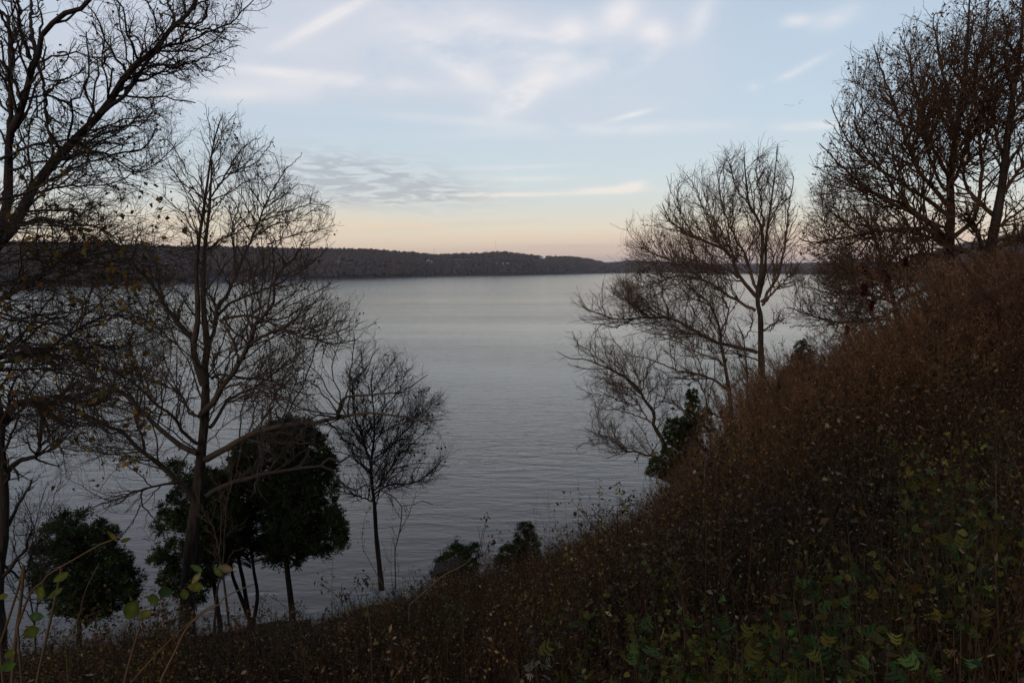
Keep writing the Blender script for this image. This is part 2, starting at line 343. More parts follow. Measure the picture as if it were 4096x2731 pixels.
# ------------------------------------------------------------------ far shores
ICO_V = []; ph = (1 + 5 ** .5) / 2
for x, y, z in ((-1, ph, 0), (1, ph, 0), (-1, -ph, 0), (1, -ph, 0), (0, -1, ph), (0, 1, ph), (0, -1, -ph), (0, 1, -ph), (ph, 0, -1), (ph, 0, 1), (-ph, 0, -1), (-ph, 0, 1)): ICO_V.append((x, y, z))
ICO_V = nrm(np.array(ICO_V, float))
ICO_F = np.array([(0, 11, 5), (0, 5, 1), (0, 1, 7), (0, 7, 10), (0, 10, 11), (1, 5, 9), (5, 11, 4), (11, 10, 2), (10, 7, 6), (7, 1, 8), (3, 9, 4), (3, 4, 2), (3, 2, 6), (3, 6, 8), (3, 8, 9), (4, 9, 5), (2, 4, 11), (6, 2, 10), (8, 6, 7), (9, 8, 1)])
def shore(name, cols, width, back, profile, tree_h, ntree, pal, seed=1, forest=True, emb=True):
    """cols: (x px, waterline y px, skyline y px) in the 2352-wide view; a strip of hillside standing behind its shoreline"""
    cols = np.array(cols, float); k = 4096 / 2352
    xs = np.linspace(cols[0, 0], cols[-1, 0], 220)
    wl = np.interp(xs, cols[:, 0], cols[:, 1]); sk = np.interp(xs, cols[:, 0], cols[:, 2])
    g = ray(xs * k, wl * k); D = WATER_Z / g[:, 2]; base = g * D[:, None]
    W = np.interp(xs, *width) if isinstance(width, tuple) else np.full(len(xs), float(width))
    gr = ray(xs * k, sk * k); Dr = D + W; ridge_z = gr[:, 2] * Dr - tree_h
    rows = np.array(profile)                       # (s along depth, h fraction)
    def surf(xi, s):                               # xi float column index, s depth fraction (1 = ridge)
        xi = np.clip(xi, 0, len(xs) - 1.001); i = xi.astype(int); f = xi - i
        L = lambda a_: a_[i] * (1 - f) + a_[i + 1] * f
        d = L(D) + s * L(W); gx = L(base[:, 0] / base[:, 1])
        hh = np.interp(s, rows[:, 0], rows[:, 1]); z = WATER_Z + (L(ridge_z) - WATER_Z) * hh
        wob = np.sin(xi * .55 + seed) * np.sin(s * 7 + xi * .21) * 3.0 * np.clip(s * 3, 0, 1) * np.clip((1.02 - s) * 3, 0, 1)
        return np.stack([gx * d, d, z + wob * (s < 1)], -1)
    a = Acc(); ss = np.concatenate([np.linspace(0, 1, 26), 1 + np.array([.15, .5, 1.0]) * back]); XI, S_ = np.meshgrid(np.arange(len(xs)), ss)
    P = surf(XI.astype(float), S_); P[0, :, 2] -= 3
    P[-1, :, 2] = WATER_Z - 1
    nx = len(xs); i = (np.arange(len(ss) - 1)[:, None] * nx + np.arange(nx - 1)[None]).reshape(-1)
    a.add(P.reshape(-1, 3), np.stack([i, i + 1, i + nx + 1, i + nx], -1)); a.obj(name, M_HILL, smooth=True, kind='structure')
    if emb:
        a = Acc(); off = ray(xs * k, wl * k); e = []
        for dd, zz in ((-6, -1), (-3, 2.4), (7, 2.6), (8, 2.0)): q = off * (D + dd)[:, None]; q[:, 2] = WATER_Z + zz; e.append(q)
        e = np.stack(e); i = (np.arange(3)[:, None] * nx + np.arange(nx - 1)[None]).reshape(-1)
        a.add(e.reshape(-1, 3), np.stack([i, i + 1, i + nx + 1, i + nx], -1)); a.obj('railway_embankment', M_ROCK, kind='structure')
    if forest:
        n = ntree; xi = RNG.random(n) * (nx - 1.01); s = RNG.random(n) ** .85 * 1.03
        ridge = RNG.random(n) < .16; s = np.where(ridge, .97 + .05 * RNG.random(n), s)
        P = surf(xi, s); keep = np.ones(n, bool)
        for (fx, fy, fw, fd) in FIELDS:
            q = proj(P) / k; keep &= ~((np.abs(q[:, 0] - fx) < fw) & (np.abs(q[:, 1] - fy) < fd))
        P = P[keep]; s = s[keep]; n = len(P)
        sz = tree_h * (.24 + .22 * RNG.random(n)); h = tree_h * (.55 + .55 * RNG.random(n)); bg = (s > .95) & (RNG.random(n) < .3); sz = np.where(bg, sz * 1.7, sz); h = np.where(bg, h * 1.25, h)
        V = ICO_V[None] * (1 + .38 * RNG.normal(size=(n, 12, 1))).clip(.4, 1.8)
        sc = np.stack([sz, sz, h * .62], -1)[:, None, :]
        V = V * sc + P[:, None, :] + np.stack([np.zeros(n), np.zeros(n), h * .5], -1)[:, None, :]
        c = pickcol(pal, n, .16) * (1 + .22 * np.sin(xi * .21 + 2 * np.sin(s * 5))[keep][:, None] * np.array([[1, .95, .9]])) if False else pickcol(pal, n, .16); low = np.clip(s, 0, 1)[:, None]
        con = RNG.random(n) < .05; c[con] = (.018, .024, .018)
        rust = RNG.random(n) < .02; c[rust] = (.085, .045, .026)
        F = (np.arange(n)[:, None, None] * 12 + ICO_F[None]).reshape(-1, 3)
        a = Acc(); a.add(V.reshape(-1, 3), None, F, np.repeat(c, 12, 0))
        # upright bare boles and leader twigs breaking the crowns' outline
        m = n; top = P + np.stack([RNG.normal(size=m) * sz * .5, RNG.normal(size=m) * sz * .5, h * 1.0], -1)
        for r in range(3):
            tt = top + np.stack([RNG.normal(size=m) * sz * .6, RNG.normal(size=m) * sz * .3, h * (.08 + .22 * RNG.random(m))], -1)
            bb = P + np.stack([np.zeros(m), np.zeros(m), h * .5], -1); wv = np.array([.22, 0, 0]) * tree_h / 9
            V3 = np.stack([bb - wv, bb + wv, tt], 1); a.add(V3.reshape(-1, 3), None, np.arange(m * 3).reshape(-1, 3), np.repeat(c * 1.1, 3, 0))
        a.obj('hillside_forest', M_FOREST, tint=True, kind='stuff', label=name.replace('_', ' ') + ' covered in bare grey-brown woods', cat='forest')
    return surf, xs
FIELDS = [(1063, 597, 24, 4), (987, 601, 13, 5), (783, 603, 12, 6), (1165, 604, 32, 3), (1180, 605, 20, 3), (800, 606, 20, 3), (560, 640, 130, 7), (1240, 597, 14, 4)]
PALF = [(.098, .078, .072), (.080, .066, .066), (.118, .094, .080), (.070, .060, .062), (.108, .080, .064), (.092, .080, .084)]
WEST = [(-700, 705, 520), (-300, 682, 545), (0, 662, 558), (150, 655, 562), (330, 650, 566), (500, 646, 568), (640, 643, 571), (770, 641, 574), (850, 639, 573), (930, 637, 580), (1000, 635, 586), (1060, 634, 583),
        (1110, 633, 582), (1150, 633, 578), (1200, 632, 584), (1240, 631, 588), (1285, 630, 590), (1320, 629, 590), (1350, 628, 594), (1375, 628, 600), (1400, 627, 606), (1440, 627, 613), (1480, 626, 621)]
wsurf, wxs = shore('west_hillside', WEST, ([-700, 500, 1000, 1300, 1480], [330, 420, 620, 650, 260]), 1.2, [(0, .05), (.03, .10), (.25, .50), (.36, .60), (.7, .80), (1, 1.0), (1.1, 1.0), (3, .2)], 13, 26000, [tuple(v * .9 for v in c) for c in PALF], 1)
shore('distant_west_hill', [(1330, 625.5, 606), (1400, 625.3, 604), (1450, 625.3, 602), (1520, 625.2, 604), (1580, 625, 606), (1640, 625, 608), (1760, 624.5, 611)], 900, 1.0, [(0, .05), (.1, .3), (.6, .75), (1, 1), (3, .3)], 18, 2600,
      [(.050, .047, .056), (.060, .052, .058), (.044, .044, .055)], 2, emb=False)
shore('far_blue_hill', [(1300, 621.5, 612), (1400, 621.5, 602), (1455, 621.3, 597), (1510, 621.3, 601), (1600, 621.3, 606), (1800, 621.2, 604), (2000, 621.2, 600), (2200, 621.2, 604)], 3000, .5, [(0, .1), (.3, .5), (1, 1), (3, .5)], 1, 10,
      [(.05, .05, .07)], 3, forest=False, emb=False)
esurf, exs = shore('east_point_hill', [(1545, 627.4, 623), (1600, 627.8, 617), (1640, 628, 610), (1700, 628.2, 608), (1780, 628.5, 609), (1850, 629.5, 605), (1950, 630.5, 604), (2050, 632, 606), (2150, 633, 604)], 420, 1.0,
      [(0, .08), (.1, .3), (.5, .7), (1, 1), (3, .3)], 13, 3200, PALF, 4)
shore('east_headland', [(1960, 636, 627), (2020, 639, 614), (2080, 643, 598), (2140, 649, 580), (2200, 656, 562), (2280, 666, 548), (2352, 676, 538), (2600, 705, 505), (3100, 780, 440)], 300, 1.2,
      [(0, .05), (.05, .15), (.4, .5), (1, 1), (3, .3)], 12, 5200, PALF, 5)

# ------------------------------------------------------------------ houses, boats, masts over the river
def box(acc, c, s, rz=0.0, col=None):
    c = np.array(c, float); h = np.array(s, float) / 2
    V = np.array([(x, y, z) for z in (-1, 1) for y in (-1, 1) for x in (-1, 1)], float) * h
    ca, sa = math.cos(rz), math.sin(rz); V = np.stack([V[:, 0] * ca - V[:, 1] * sa, V[:, 0] * sa + V[:, 1] * ca, V[:, 2]], -1) + c
    acc.add(V, [(0, 2, 3, 1), (4, 5, 7, 6), (0, 1, 5, 4), (2, 6, 7, 3), (0, 4, 6, 2), (1, 3, 7, 5)], None, col)
def flat(name, c, rough=.7, nscale=.5, namt=.12): return mat(name, c, rough, .2, nscale=nscale, namt=namt)
M_WHITE = flat('white_clapboard', (.62, .62, .62)); M_TAN = flat('tan_plaster', (.42, .33, .25)); M_GREY = flat('grey_siding', (.22, .22, .22)); M_ROOF = flat('slate_roof', (.09, .09, .1))
M_GLASS = flat('dark_glass', (.03, .035, .045), .15); M_BLUE = flat('blue_tarpaulin', (.045, .11, .36), .45); M_PALEB = flat('pale_blue_tarpaulin', (.2, .3, .5), .45); M_HULL = flat('white_hull', (.5, .48, .46))
M_FIELD = flat('dry_meadow', (.13, .115, .06), .9)
def onto(px, py, kx=4096 / 2352, surf=None, xs=None):
    """point of the far hillside seen at that pixel"""
    surf = surf or wsurf; xs = xs if xs is not None else wxs
    xi = np.full(400, float(np.interp(px, xs, np.arange(len(xs))))); s = np.linspace(0, 1, 400); P = surf(xi, s); q = proj(P)[:, 1] / kx
    return P[int(np.argmin(np.abs(q - py)))]
def house(px, py, w_, d_, h_, wall, label, rz=0.0, roofh=.45, wing=False, cat='house', name='house', nw=3, surf=None, xs=None, flatroof=False, floors=1, lift=0.0):
    p = onto(px, py, surf=surf, xs=xs); p = p + np.array([0, -6, lift]); t_ = thing(name, label, cat, p, group=None)
    def loc(q): ca, sa = math.cos(rz), math.sin(rz); return np.array([q[0] * ca - q[1] * sa, q[0] * sa + q[1] * ca, q[2]]) + p
    a = Acc(); box(a, loc((0, 0, h_ / 2 - 3)), (w_, d_, h_ + 6), rz)
    if wing: box(a, loc((w_ * .75, 1, h_ * .35 - 3)), (w_ * .6, d_ * .7, h_ * .7 + 6), rz)
    a.obj('wall', wall, t_)
    a = Acc(); rh = w_ * roofh
    def gable(cx, cy, z, W, D, R):
        e = .4; v = [(-W / 2 - e, -D / 2 - e, 0), (W / 2 + e, -D / 2 - e, 0), (W / 2 + e, D / 2 + e, 0), (-W / 2 - e, D / 2 + e, 0), (0, -D / 2 - e, R), (0, D / 2 + e, R)]
        a.add([loc((cx + x, cy + y, z + zz)) for x, y, zz in v], [(1, 2, 5, 4), (3, 0, 4, 5), (0, 3, 2, 1)], [(0, 1, 4), (2, 3, 5)])
    if flatroof: box(a, loc((0, 0, h_ + .4)), (w_ + 1, d_ + 1, .8), rz)
    else:
        gable(0, 0, h_ + .02, w_, d_, rh)
        if wing: gable(w_ * .75, 1, h_ * .7 + .02, w_ * .6, d_ * .7, rh * .6)
    ro = a.obj('roof', M_ROOF, t_)
    if not flatroof:
        a = Acc(); box(a, loc((w_ * .25, 0, h_ + rh * .8)), (1, 1, rh * 1.0), rz); c_ = a.mesh('chimney', t_.location); c_.materials.append(wall); co_ = bpy.data.objects.new('chimney', c_); link(co_, ro)
    for f in range(floors):
        for j in range(nw):
            a = Acc(); box(a, loc((-w_ / 2 + (j + .5) * w_ / nw, -d_ / 2 - .04, h_ * (f + .55) / floors)), (w_ / nw * .42, .08, h_ / floors * .45), rz); a.obj('window', M_GLASS, t_)
    return t_
house(985, 603, 15, 12, 10, M_WHITE, 'bright white gabled house with a wing among the trees of the far hill', .15, wing=True)
house(781, 604, 15, 12, 9, M_GREY, 'steep grey and white A-frame house beside a pale lawn at mid-slope', -.1, roofh=.7)
house(1240, 593, 17, 13, 9, M_WHITE, 'large pale hilltop mansion near the ridge of the far hill', .1, wing=True)
house(1252, 600, 13, 10, 6, M_TAN, 'tan house just below the pale hilltop mansion', -.2)
house(1228, 603, 10, 9, 5, M_GREY, 'small grey house left below the hilltop mansion', .2)
house(1060, 592, 9, 8, 5, M_WHITE, 'tiny white house above the dry meadow on the far hill', .1)
house(1030, 598, 13, 10, 5, M_TAN, 'low brown and white farmhouse left of the dry meadow', .1)
house(1095, 602, 9, 8, 5, M_WHITE, 'lone tiny pale house right of the dry meadow on the far hill', -.1)
for i, (px, lb) in enumerate(((1108, 'leftmost and smallest of the white sheds in a row on the far hill'), (1124, 'second white shed from the left in the hillside row'), (1138, 'third shed in the hillside row, left of the long bright pair'), (1152, 'brightest long white shed in the hillside row'), (1166, 'last white shed at the right end of the hillside row'))):
    p_ = house(px, 605.5, 15 + 5 * (i == 3), 9, 4.5, M_WHITE, lb, 0, roofh=.15, cat='shed', name='shed', nw=2); p_['group'] = 'row of white sheds on the far hill'
house(572, 641.5, 15, 9, 4.5, M_TAN, 'tan waterside clubhouse between the blue covered boats', .1, roofh=.25, cat='building', name='boat_clubhouse', nw=4)
house(592, 641.5, 7, 7, 3.6, M_WHITE, 'small pale hut right of the tan waterside clubhouse', .1, roofh=.3, cat='hut', name='hut', nw=2)
E = dict(surf=esurf, xs=exs)
house(1628, 620, 34, 20, 26, M_TAN, 'tall tan waterfront block on the far point behind the bare tree', .1, nw=5, flatroof=True, floors=3, cat='building', name='factory_building', **E)
house(1650, 621, 32, 18, 16, M_TAN, 'lower tan block joined to the right of the tall waterfront block', .1, nw=5, flatroof=True, floors=2, cat='building', name='factory_building', **E)
house(1612, 622, 36, 14, 8, M_GREY, 'long low grey shed left of the tall waterfront block', .1, nw=6, roofh=.1, cat='building', name='warehouse', **E)
house(1725, 622, 40, 16, 9, M_GREY, 'long grey warehouse on the far point right of the tan blocks', .1, nw=6, roofh=.1, cat='building', name='warehouse', **E)
house(1592, 625, 26, 14, 7, M_WHITE, 'bright white shed at the tip of the far point', .1, nw=3, roofh=.1, cat='building', name='warehouse', **E)
def patch(cx, cy, wpx, label_):
    xs_ = np.linspace(cx - wpx, cx + wpx, 9); top = np.array([onto(x, cy - 2.2) for x in xs_]); bot = np.array([onto(x, cy + 2.2) for x in xs_])
    a = Acc(); V = np.concatenate([bot, top]) + np.array([0, 0, 2.0]); a.add(V, [(i, i + 1, i + 10, i + 9) for i in range(8)]); a.obj('meadow', M_FIELD, kind='structure')
patch(1063, 597.5, 23, ''); patch(798, 606, 17, ''); patch(375, 601, 20, '')
# covered boats laid up along the shore
def make_boat(pos, L, tarp, rz, label):
    t_ = thing('covered_boat', label, 'boat', pos, 'tarpaulin covered boats laid up on the far shore'); sec = []
    for u, wd, top, keel in ((-.5, .7, 1.2, .2), (-.3, 1.0, 1.15, 0), (0, 1.05, 1.15, 0), (.3, .75, 1.25, .15), (.46, .3, 1.4, .6), (.5, .02, 1.45, 1.2)):
        w2 = wd * L * .17; sec.append([(u * L, -w2, top), (u * L, -w2 * .55, keel + .2), (u * L, 0, keel), (u * L, w2 * .55, keel + .2), (u * L, w2, top)])
    def tr(s): s = np.array(s) + np.array([0, 0, 1.0]); ca, sa = math.cos(rz), math.sin(rz); return np.stack([s[..., 0] * ca - s[..., 1] * sa, s[..., 0] * sa + s[..., 1] * ca, s[..., 2]], -1) + np.array(pos)
    V = tr(sec); n, m, _ = V.shape; a = Acc(); a.add(V.reshape(-1, 3), [(i * m + j, i * m + j + 1, (i + 1) * m + j + 1, (i + 1) * m + j) for i in range(n - 1) for j in range(m - 1)] + [(0, 1, 2, 3)])
    a.obj('hull', M_HULL, t_)
    cov = [[(s[0][0], s[0][1] * 1.04, s[0][2] - .3), (s[0][0], s[0][1] * .6, s[0][2] + .9 + .5 * math.sin(3.1 * (s[0][0] / L + .5))), (s[0][0], 0, s[0][2] + 1.6 + .7 * math.sin(3.1 * (s[0][0] / L + .5))), (s[4][0], s[4][1] * .6, s[4][2] + .9 + .5 * math.sin(3.1 * (s[0][0] / L + .5))), (s[4][0], s[4][1] * 1.04, s[4][2] - .3)] for s in sec]
    V = tr(cov); a = Acc(); a.add(V.reshape(-1, 3), [(i * m + j, i * m + j + 1, (i + 1) * m + j + 1, (i + 1) * m + j) for i in range(n - 1) for j in range(m - 1)] + [(0, 1, 2, 3)]); a.obj('cover', tarp, t_)
    for u in (-.3, .2):
        a = Acc(); q = tr([(u * L, 0, -.4)])[0]; box(a, q, (.4, 1.6, 1.3), rz); a.obj('cradle', M_GREY, t_)
bo = [(435, .2), (447, .5), (459, .1), (471, 1.2), (483, .3), (497, .9), (509, .2), (519, .5), (528, .3), (540, .1), (551, 1.0), (602, .3), (612, .1), (632, .4), (640, .2), (651, .3), (668, .1), (686, .4)]
order = ['first', 'second', 'third', 'fourth', 'fifth', 'sixth', 'seventh', 'eighth', 'ninth', 'tenth', 'eleventh', 'twelfth', 'thirteenth', 'fourteenth', 'fifteenth', 'sixteenth', 'seventeenth', 'eighteenth']
for i, (px, r) in enumerate(bo):
    k_ = 4096 / 2352; wl = np.interp(px, [c[0] for c in WEST], [c[1] for c in WEST]); g_ = ray(px * k_, wl * k_); D_ = float(WATER_Z / g_[2]) + 4
    pale = i in (9, 13, 16)
    make_boat((float(g_[0]) * D_, D_, WATER_Z + 2.7), 8 + 3 * random.random(), M_PALEB if pale else M_BLUE, r, '%s boat from the left on the far shore, under a %s tarpaulin' % (order[i], 'pale grey-blue' if pale else 'bright blue'))
for px, y0, y1, lb in ((1139, 582, 553, 'tall thin radio mast on the highest knoll of the far ridge'), (998, 588, 573, 'shorter thin radio mast left of the knoll on the far ridge')):
    q = onto(px, y0 + 3); hgt = (y0 - y1) / 1568 * q[1] + 12; t_ = thing('radio_mast', lb, 'mast', q); a = Acc()
    for dx_, dy2 in ((-.4, -.3), (.4, -.3), (0, .4)): tubes(a, [[q + (dx_, dy2, 0), q + (dx_, dy2, hgt)]], [[.09, .09]], 4)
    for j in range(int(hgt / 2)): tubes(a, [[q + (-.4, -.3, j * 2), q + (.4, -.3, j * 2 + 1)], [q + (.4, -.3, j * 2 + 1), q + (0, .4, j * 2 + 2)]], [[.04, .04]] * 2, 3)
    a.obj('lattice', M_GREY, t_); a = Acc(); 
    for an in (0, 2.1, 4.2): tubes(a, [[q + (0, 0, hgt * .9), q + (math.cos(an) * hgt * .35, math.sin(an) * hgt * .35, 0)]], [[.02, .02]], 3)
    a.obj('guy_wires', M_GREY, t_)
# lone trees standing proud of the ridge line
for px, kind, lb in ((1118, 'c', 'dark conifer standing proud on the far ridge left of the tall mast'), (1063, 'c', 'small dark conifer above the dry meadow skyline'), (1192, 'b', 'round bare tree alone on the far skyline'), (948, 'c', 'broad dark conifer at the left of the white house')):
    q = onto(px, {1118: 581, 1063: 590, 1192: 587, 948: 592}[px]); t_ = thing('conifer' if kind == 'c' else 'bare_tree', lb, 'tree', q); a = Acc(); tubes(a, [[q, q + (0, 0, 12)]], [[.5, .2]], 5); a.obj('trunk', M_BARKD, t_)
    a = Acc(); n = 260; hh = RNG.random(n); 
    if kind == 'c': rad = (1 - hh) * 5.5 * (.5 + .6 * RNG.random(n)); zz = 3 + hh * 20
    else: th_ = RNG.random(n) * PI; rad = np.sin(th_) * 8 * RNG.random(n) ** .4; zz = 13 - np.cos(th_) * 7
    an = RNG.random(n) * 2 * PI; p_ = q + np.stack([np.cos(an) * rad, np.sin(an) * rad, zz], -1); d_ = nrm(np.stack([np.cos(an), np.sin(an), np.full(n, .1 if kind == 'c' else .8)], -1))
    leafquads(a, p_, 2.6 if kind == 'c' else 2.2, pickcol([(.014, .02, .014)] if kind == 'c' else [(.07, .058, .052)], n), d=d_, asp=.5 if kind == 'c' else .15); a.obj('crown', M_FOREST, t_, tint=True)
# geese
BX = [(3138, 419), (3146, 421), (3157, 421.5), (3166, 422.5), (3176, 422.5), (3197, 413), (3202, 406), (3201, 417), (3210, 402)]
BL = ['leftmost goose at the tail of the level line of five', 'second goose from the left in the level line', 'middle goose of the level line of five', 'fourth goose from the left in the level line', 'goose at the right end of the level line of five',
      'lower left goose of the small bent group', 'goose just below the highest goose', 'lowest goose of the small bent group', 'highest and rightmost goose in the sky']
for (X, Y), lb in zip(BX, BL):
    c = at(X, Y, 430.0); t_ = Acc(); s = .75
    body = np.array([(-.5, 0, 0), (-.28, 0, .02), (0, 0, 0), (.25, 0, .03), (.55, 0, .06), (.62, 0, .06)]) * 1.0 * s; tubes(t_, [body + c], [[.02, .09, .13, .07, .04, .01]], 6)
    for sg in (1, -1):
        V = np.array([(.14, 0, .05), (-.16, 0, .05), (.12, sg * .45, .26), (-.12, sg * .45, .24), (-.02, sg * .95, .12), (-.08, sg * .9, .12)]) * s * np.array([1, 1, 1]); R_ = np.array([[.85, .5, 0], [-.3, .7, 0], [0, .3, 1]])
        V = V @ R_; t_.add(V + c, [(0, 1, 3, 2), (2, 3, 5, 4)])
    t_.obj('goose', M_GREY, origin=c, label=lb + ', flying high over the river', cat='bird', group='geese flying in a line')

# ------------------------------------------------------------------ air
a = Acc(); X0, X1, Y0, Y1, Z0, Z1 = -15600, 15600, -700, 15600, -36, 230
a.add([(x, y, z) for z in (Z0, Z1) for y in (Y0, Y1) for x in (X0, X1)], [(0, 2, 3, 1), (4, 5, 7, 6), (0, 1, 5, 4), (2, 6, 7, 3), (0, 4, 6, 2), (1, 3, 7, 5)])
mh = bpy.data.materials.new('air_haze'); mh.use_nodes = True; t = mh.node_tree; t.nodes.clear(); o_ = t.nodes.new('ShaderNodeOutputMaterial'); v_ = t.nodes.new('ShaderNodeVolumePrincipled')
v_.inputs['Color'].default_value = (.92, .90, .97, 1); v_.inputs['Density'].default_value = 0.000048; v_.inputs['Anisotropy'].default_value = .2; t.links.new(v_.outputs[0], o_.inputs['Volume'])
a.obj('haze', mh, kind='stuff', label='thin evening haze over the river and the far hills', cat='haze')
# ------------------------------------------------------------------ trees traced limb by limb at their own distance
def Z(x0, y0, s, pts): return [(x0 + x * s, y0 + y * s) for x, y in pts]
z1 = lambda *p: Z(0, 0, .6378, p)
z2 = lambda *p: Z(0, 900, .6378, p)
z3 = lambda *p: Z(0, 1731, .6378, p)
z5 = lambda *p: Z(2200, 500, .6378, p)
z6 = lambda *p: Z(2000, 1300, .6378, p)
zr = lambda *p: Z(2900, 0, .8288, p)
zt = lambda *p: Z(1200, 1300, .67, p)
z7 = lambda *p: Z(3300, 850, .3827, p)
def tree(name, label, cat, D, trunks, limbs, outline, n1, n2, n3, bark=M_BARK, twig=M_TWIG, up=.25, leaf=None, nleaf=0, leafpal=None, leafsize=.06, tw=.0045, l1=(.4, 3.2), l2=(.25, 1.6), l3=(.12, .7), basept=None, wig=.16, group=None, spread=.30, n4=0, ang=(32, 72), leaflob=False, ms=1.0):
    """trunks: (points, width start px, width end px, depth offset start, end); limbs the same. widths are photo pixels."""
    px2m = D / FS; n2 = int(n2 * .8); n3 = int(n3 * .75); n4 = int(n4 * .85)
    def curve(c, K):
        pts, w0, w1, o0, o1 = c; pl = resample(pts, K); t = np.linspace(0, 1, K); d = D + o0 + (o1 - o0) * t
        P = ray(pl[:, 0], pl[:, 1]) * d[:, None]; ww = (w0 + (w1 - w0) * t ** .8) * .5 * px2m; return P, ww
    T = [curve(c, 26) for c in trunks]
    if basept is not None:                        # carry the stem down into the slope behind the brush
        for i, (P, r) in enumerate(T):
            if trunks[i][0][0] == trunks[0][0][0] or True:
                b_ = P[0].copy()
                if i == 0 or abs(trunks[i][0][0][1] - trunks[0][0][0][1]) < 60:
                    g = float(H(b_[0], b_[1]))
                    if b_[2] > g: 
                        ext = np.array([[b_[0] + (P[0] - P[1])[0] * .3, b_[1], g - .3]]); n_ = 4
                        seg = ext + (b_ - ext) * np.linspace(0, 1, n_, endpoint=False)[:, None]
                        T[i] = (np.concatenate([seg, P]), np.concatenate([np.linspace(r[0] * 1.25, r[0], n_, endpoint=False), r]))
    P0 = T[0][0][0]; gz = float(H(P0[0], P0[1])); t_ = thing(name, label, cat, (P0[0], P0[1], max(gz, P0[2]) if basept is None else gz), group)
    a = Acc()
    for P, r in T:
        r = r.copy(); r[:3] *= np.array([1.35, 1.15, 1.05])
        rr_ = r * (1 + .07 * np.sin(np.arange(len(r)) * 1.7)); tubes(a, P[None], rr_[None], 10)
    a.obj('trunk', bark, t_, smooth=True)
    LB = []
    for c in limbs:
        P, r = curve(c, 24); LB.append((P, r * 1.08))
    a = Acc()
    if LB: LP = np.stack([p for p, r in LB]); LR = np.stack([r for p, r in LB]); 
    jit = RNG.normal(size=LP.shape) * px2m * 2.2; jit[:, 0] = 0; LP = LP + jit
    tubes(a, LP, np.maximum(LR, tw), 7)
    TP = [resample(P[int(len(P) * .35):], 24) for P, r in T]; TR = [np.interp(np.linspace(.35, 1, 24), np.linspace(0, 1, len(r)), r) for P, r in T]
    SP_ = np.concatenate([LP, np.stack(TP)]); SR = np.concatenate([LR, np.stack(TR)])
    wts = np.r_[np.ones(len(LP)), np.full(len(TP), .45)]
    B1, R1 = spawn(SP_, SR, n1, .12, .98, ang, .42, l1[0] * ms, l1[1] * ms, up, wig * .75, 9, .022 * ms, outline, .6, wts)
    B2, R2 = spawn(B1, R1, n2, .12, 1.0, (28, 66), .5, l2[0] * ms, l2[1] * ms, up * .8, wig * .8, 7, .0085 * ms, outline, .6)
    B3, R3 = spawn(np.concatenate([B2, np.stack([b[[0, 1, 3, 4, 5, 7, 8]] for b in B1])]), np.concatenate([R2, R1[:, [0, 1, 3, 4, 5, 7, 8]]]), n3, .1, 1.0, (26, 64), .5, l3[0] * ms, l3[1] * ms, up * .7, wig, 4, max(tw * .7, .0022), outline, .75)
    R2 = np.maximum(R2, tw * .75); R3 = np.maximum(R3, tw * .42)
    tubes(a, B1, R1.clip(tw), 5); tubes(a, B2, R2, 4); tubes(a, B3, R3, 3)
    if n4:
        B4, R4 = spawn(B3, R3, n4, .1, 1.0, (22, 50), .6, .08, l3[1] * .6, up * .7, wig, 3, tw * .7, outline, .8); tubes(a, B4, np.maximum(R4, tw * .5), 3)
        B3 = B4[:, [0, 1, 1, 2]]
    a.obj('crown', twig, t_, smooth=True)
    if nleaf:
        a = Acc(); i = RNG.choice(len(B3), nleaf); cl = RNG.random(nleaf) < .5
        if leaf == 'cluster':                      # leaves hang on in small bunches
            m = max(nleaf // 4, 1); ci = RNG.choice(len(B3), m); i = ci[RNG.integers(0, m, nleaf)]
            p = B3[i, 3] + RNG.normal(size=(nleaf, 3)) * leafsize * .8
        else: p = B3[i, RNG.integers(1, 4, nleaf)] + RNG.normal(size=(nleaf, 3)) * .01
        leafquads(a, p, leafsize, pickcol(leafpal, nleaf), 'lobed' if leaflob else 'small', droop=.9, asp=.75)
        a.obj('leaves', M_TINT, t_, tint=True)
    return t_, B3
BRN = [(.075, .033, .018), (.10, .048, .026), (.055, .028, .02)]
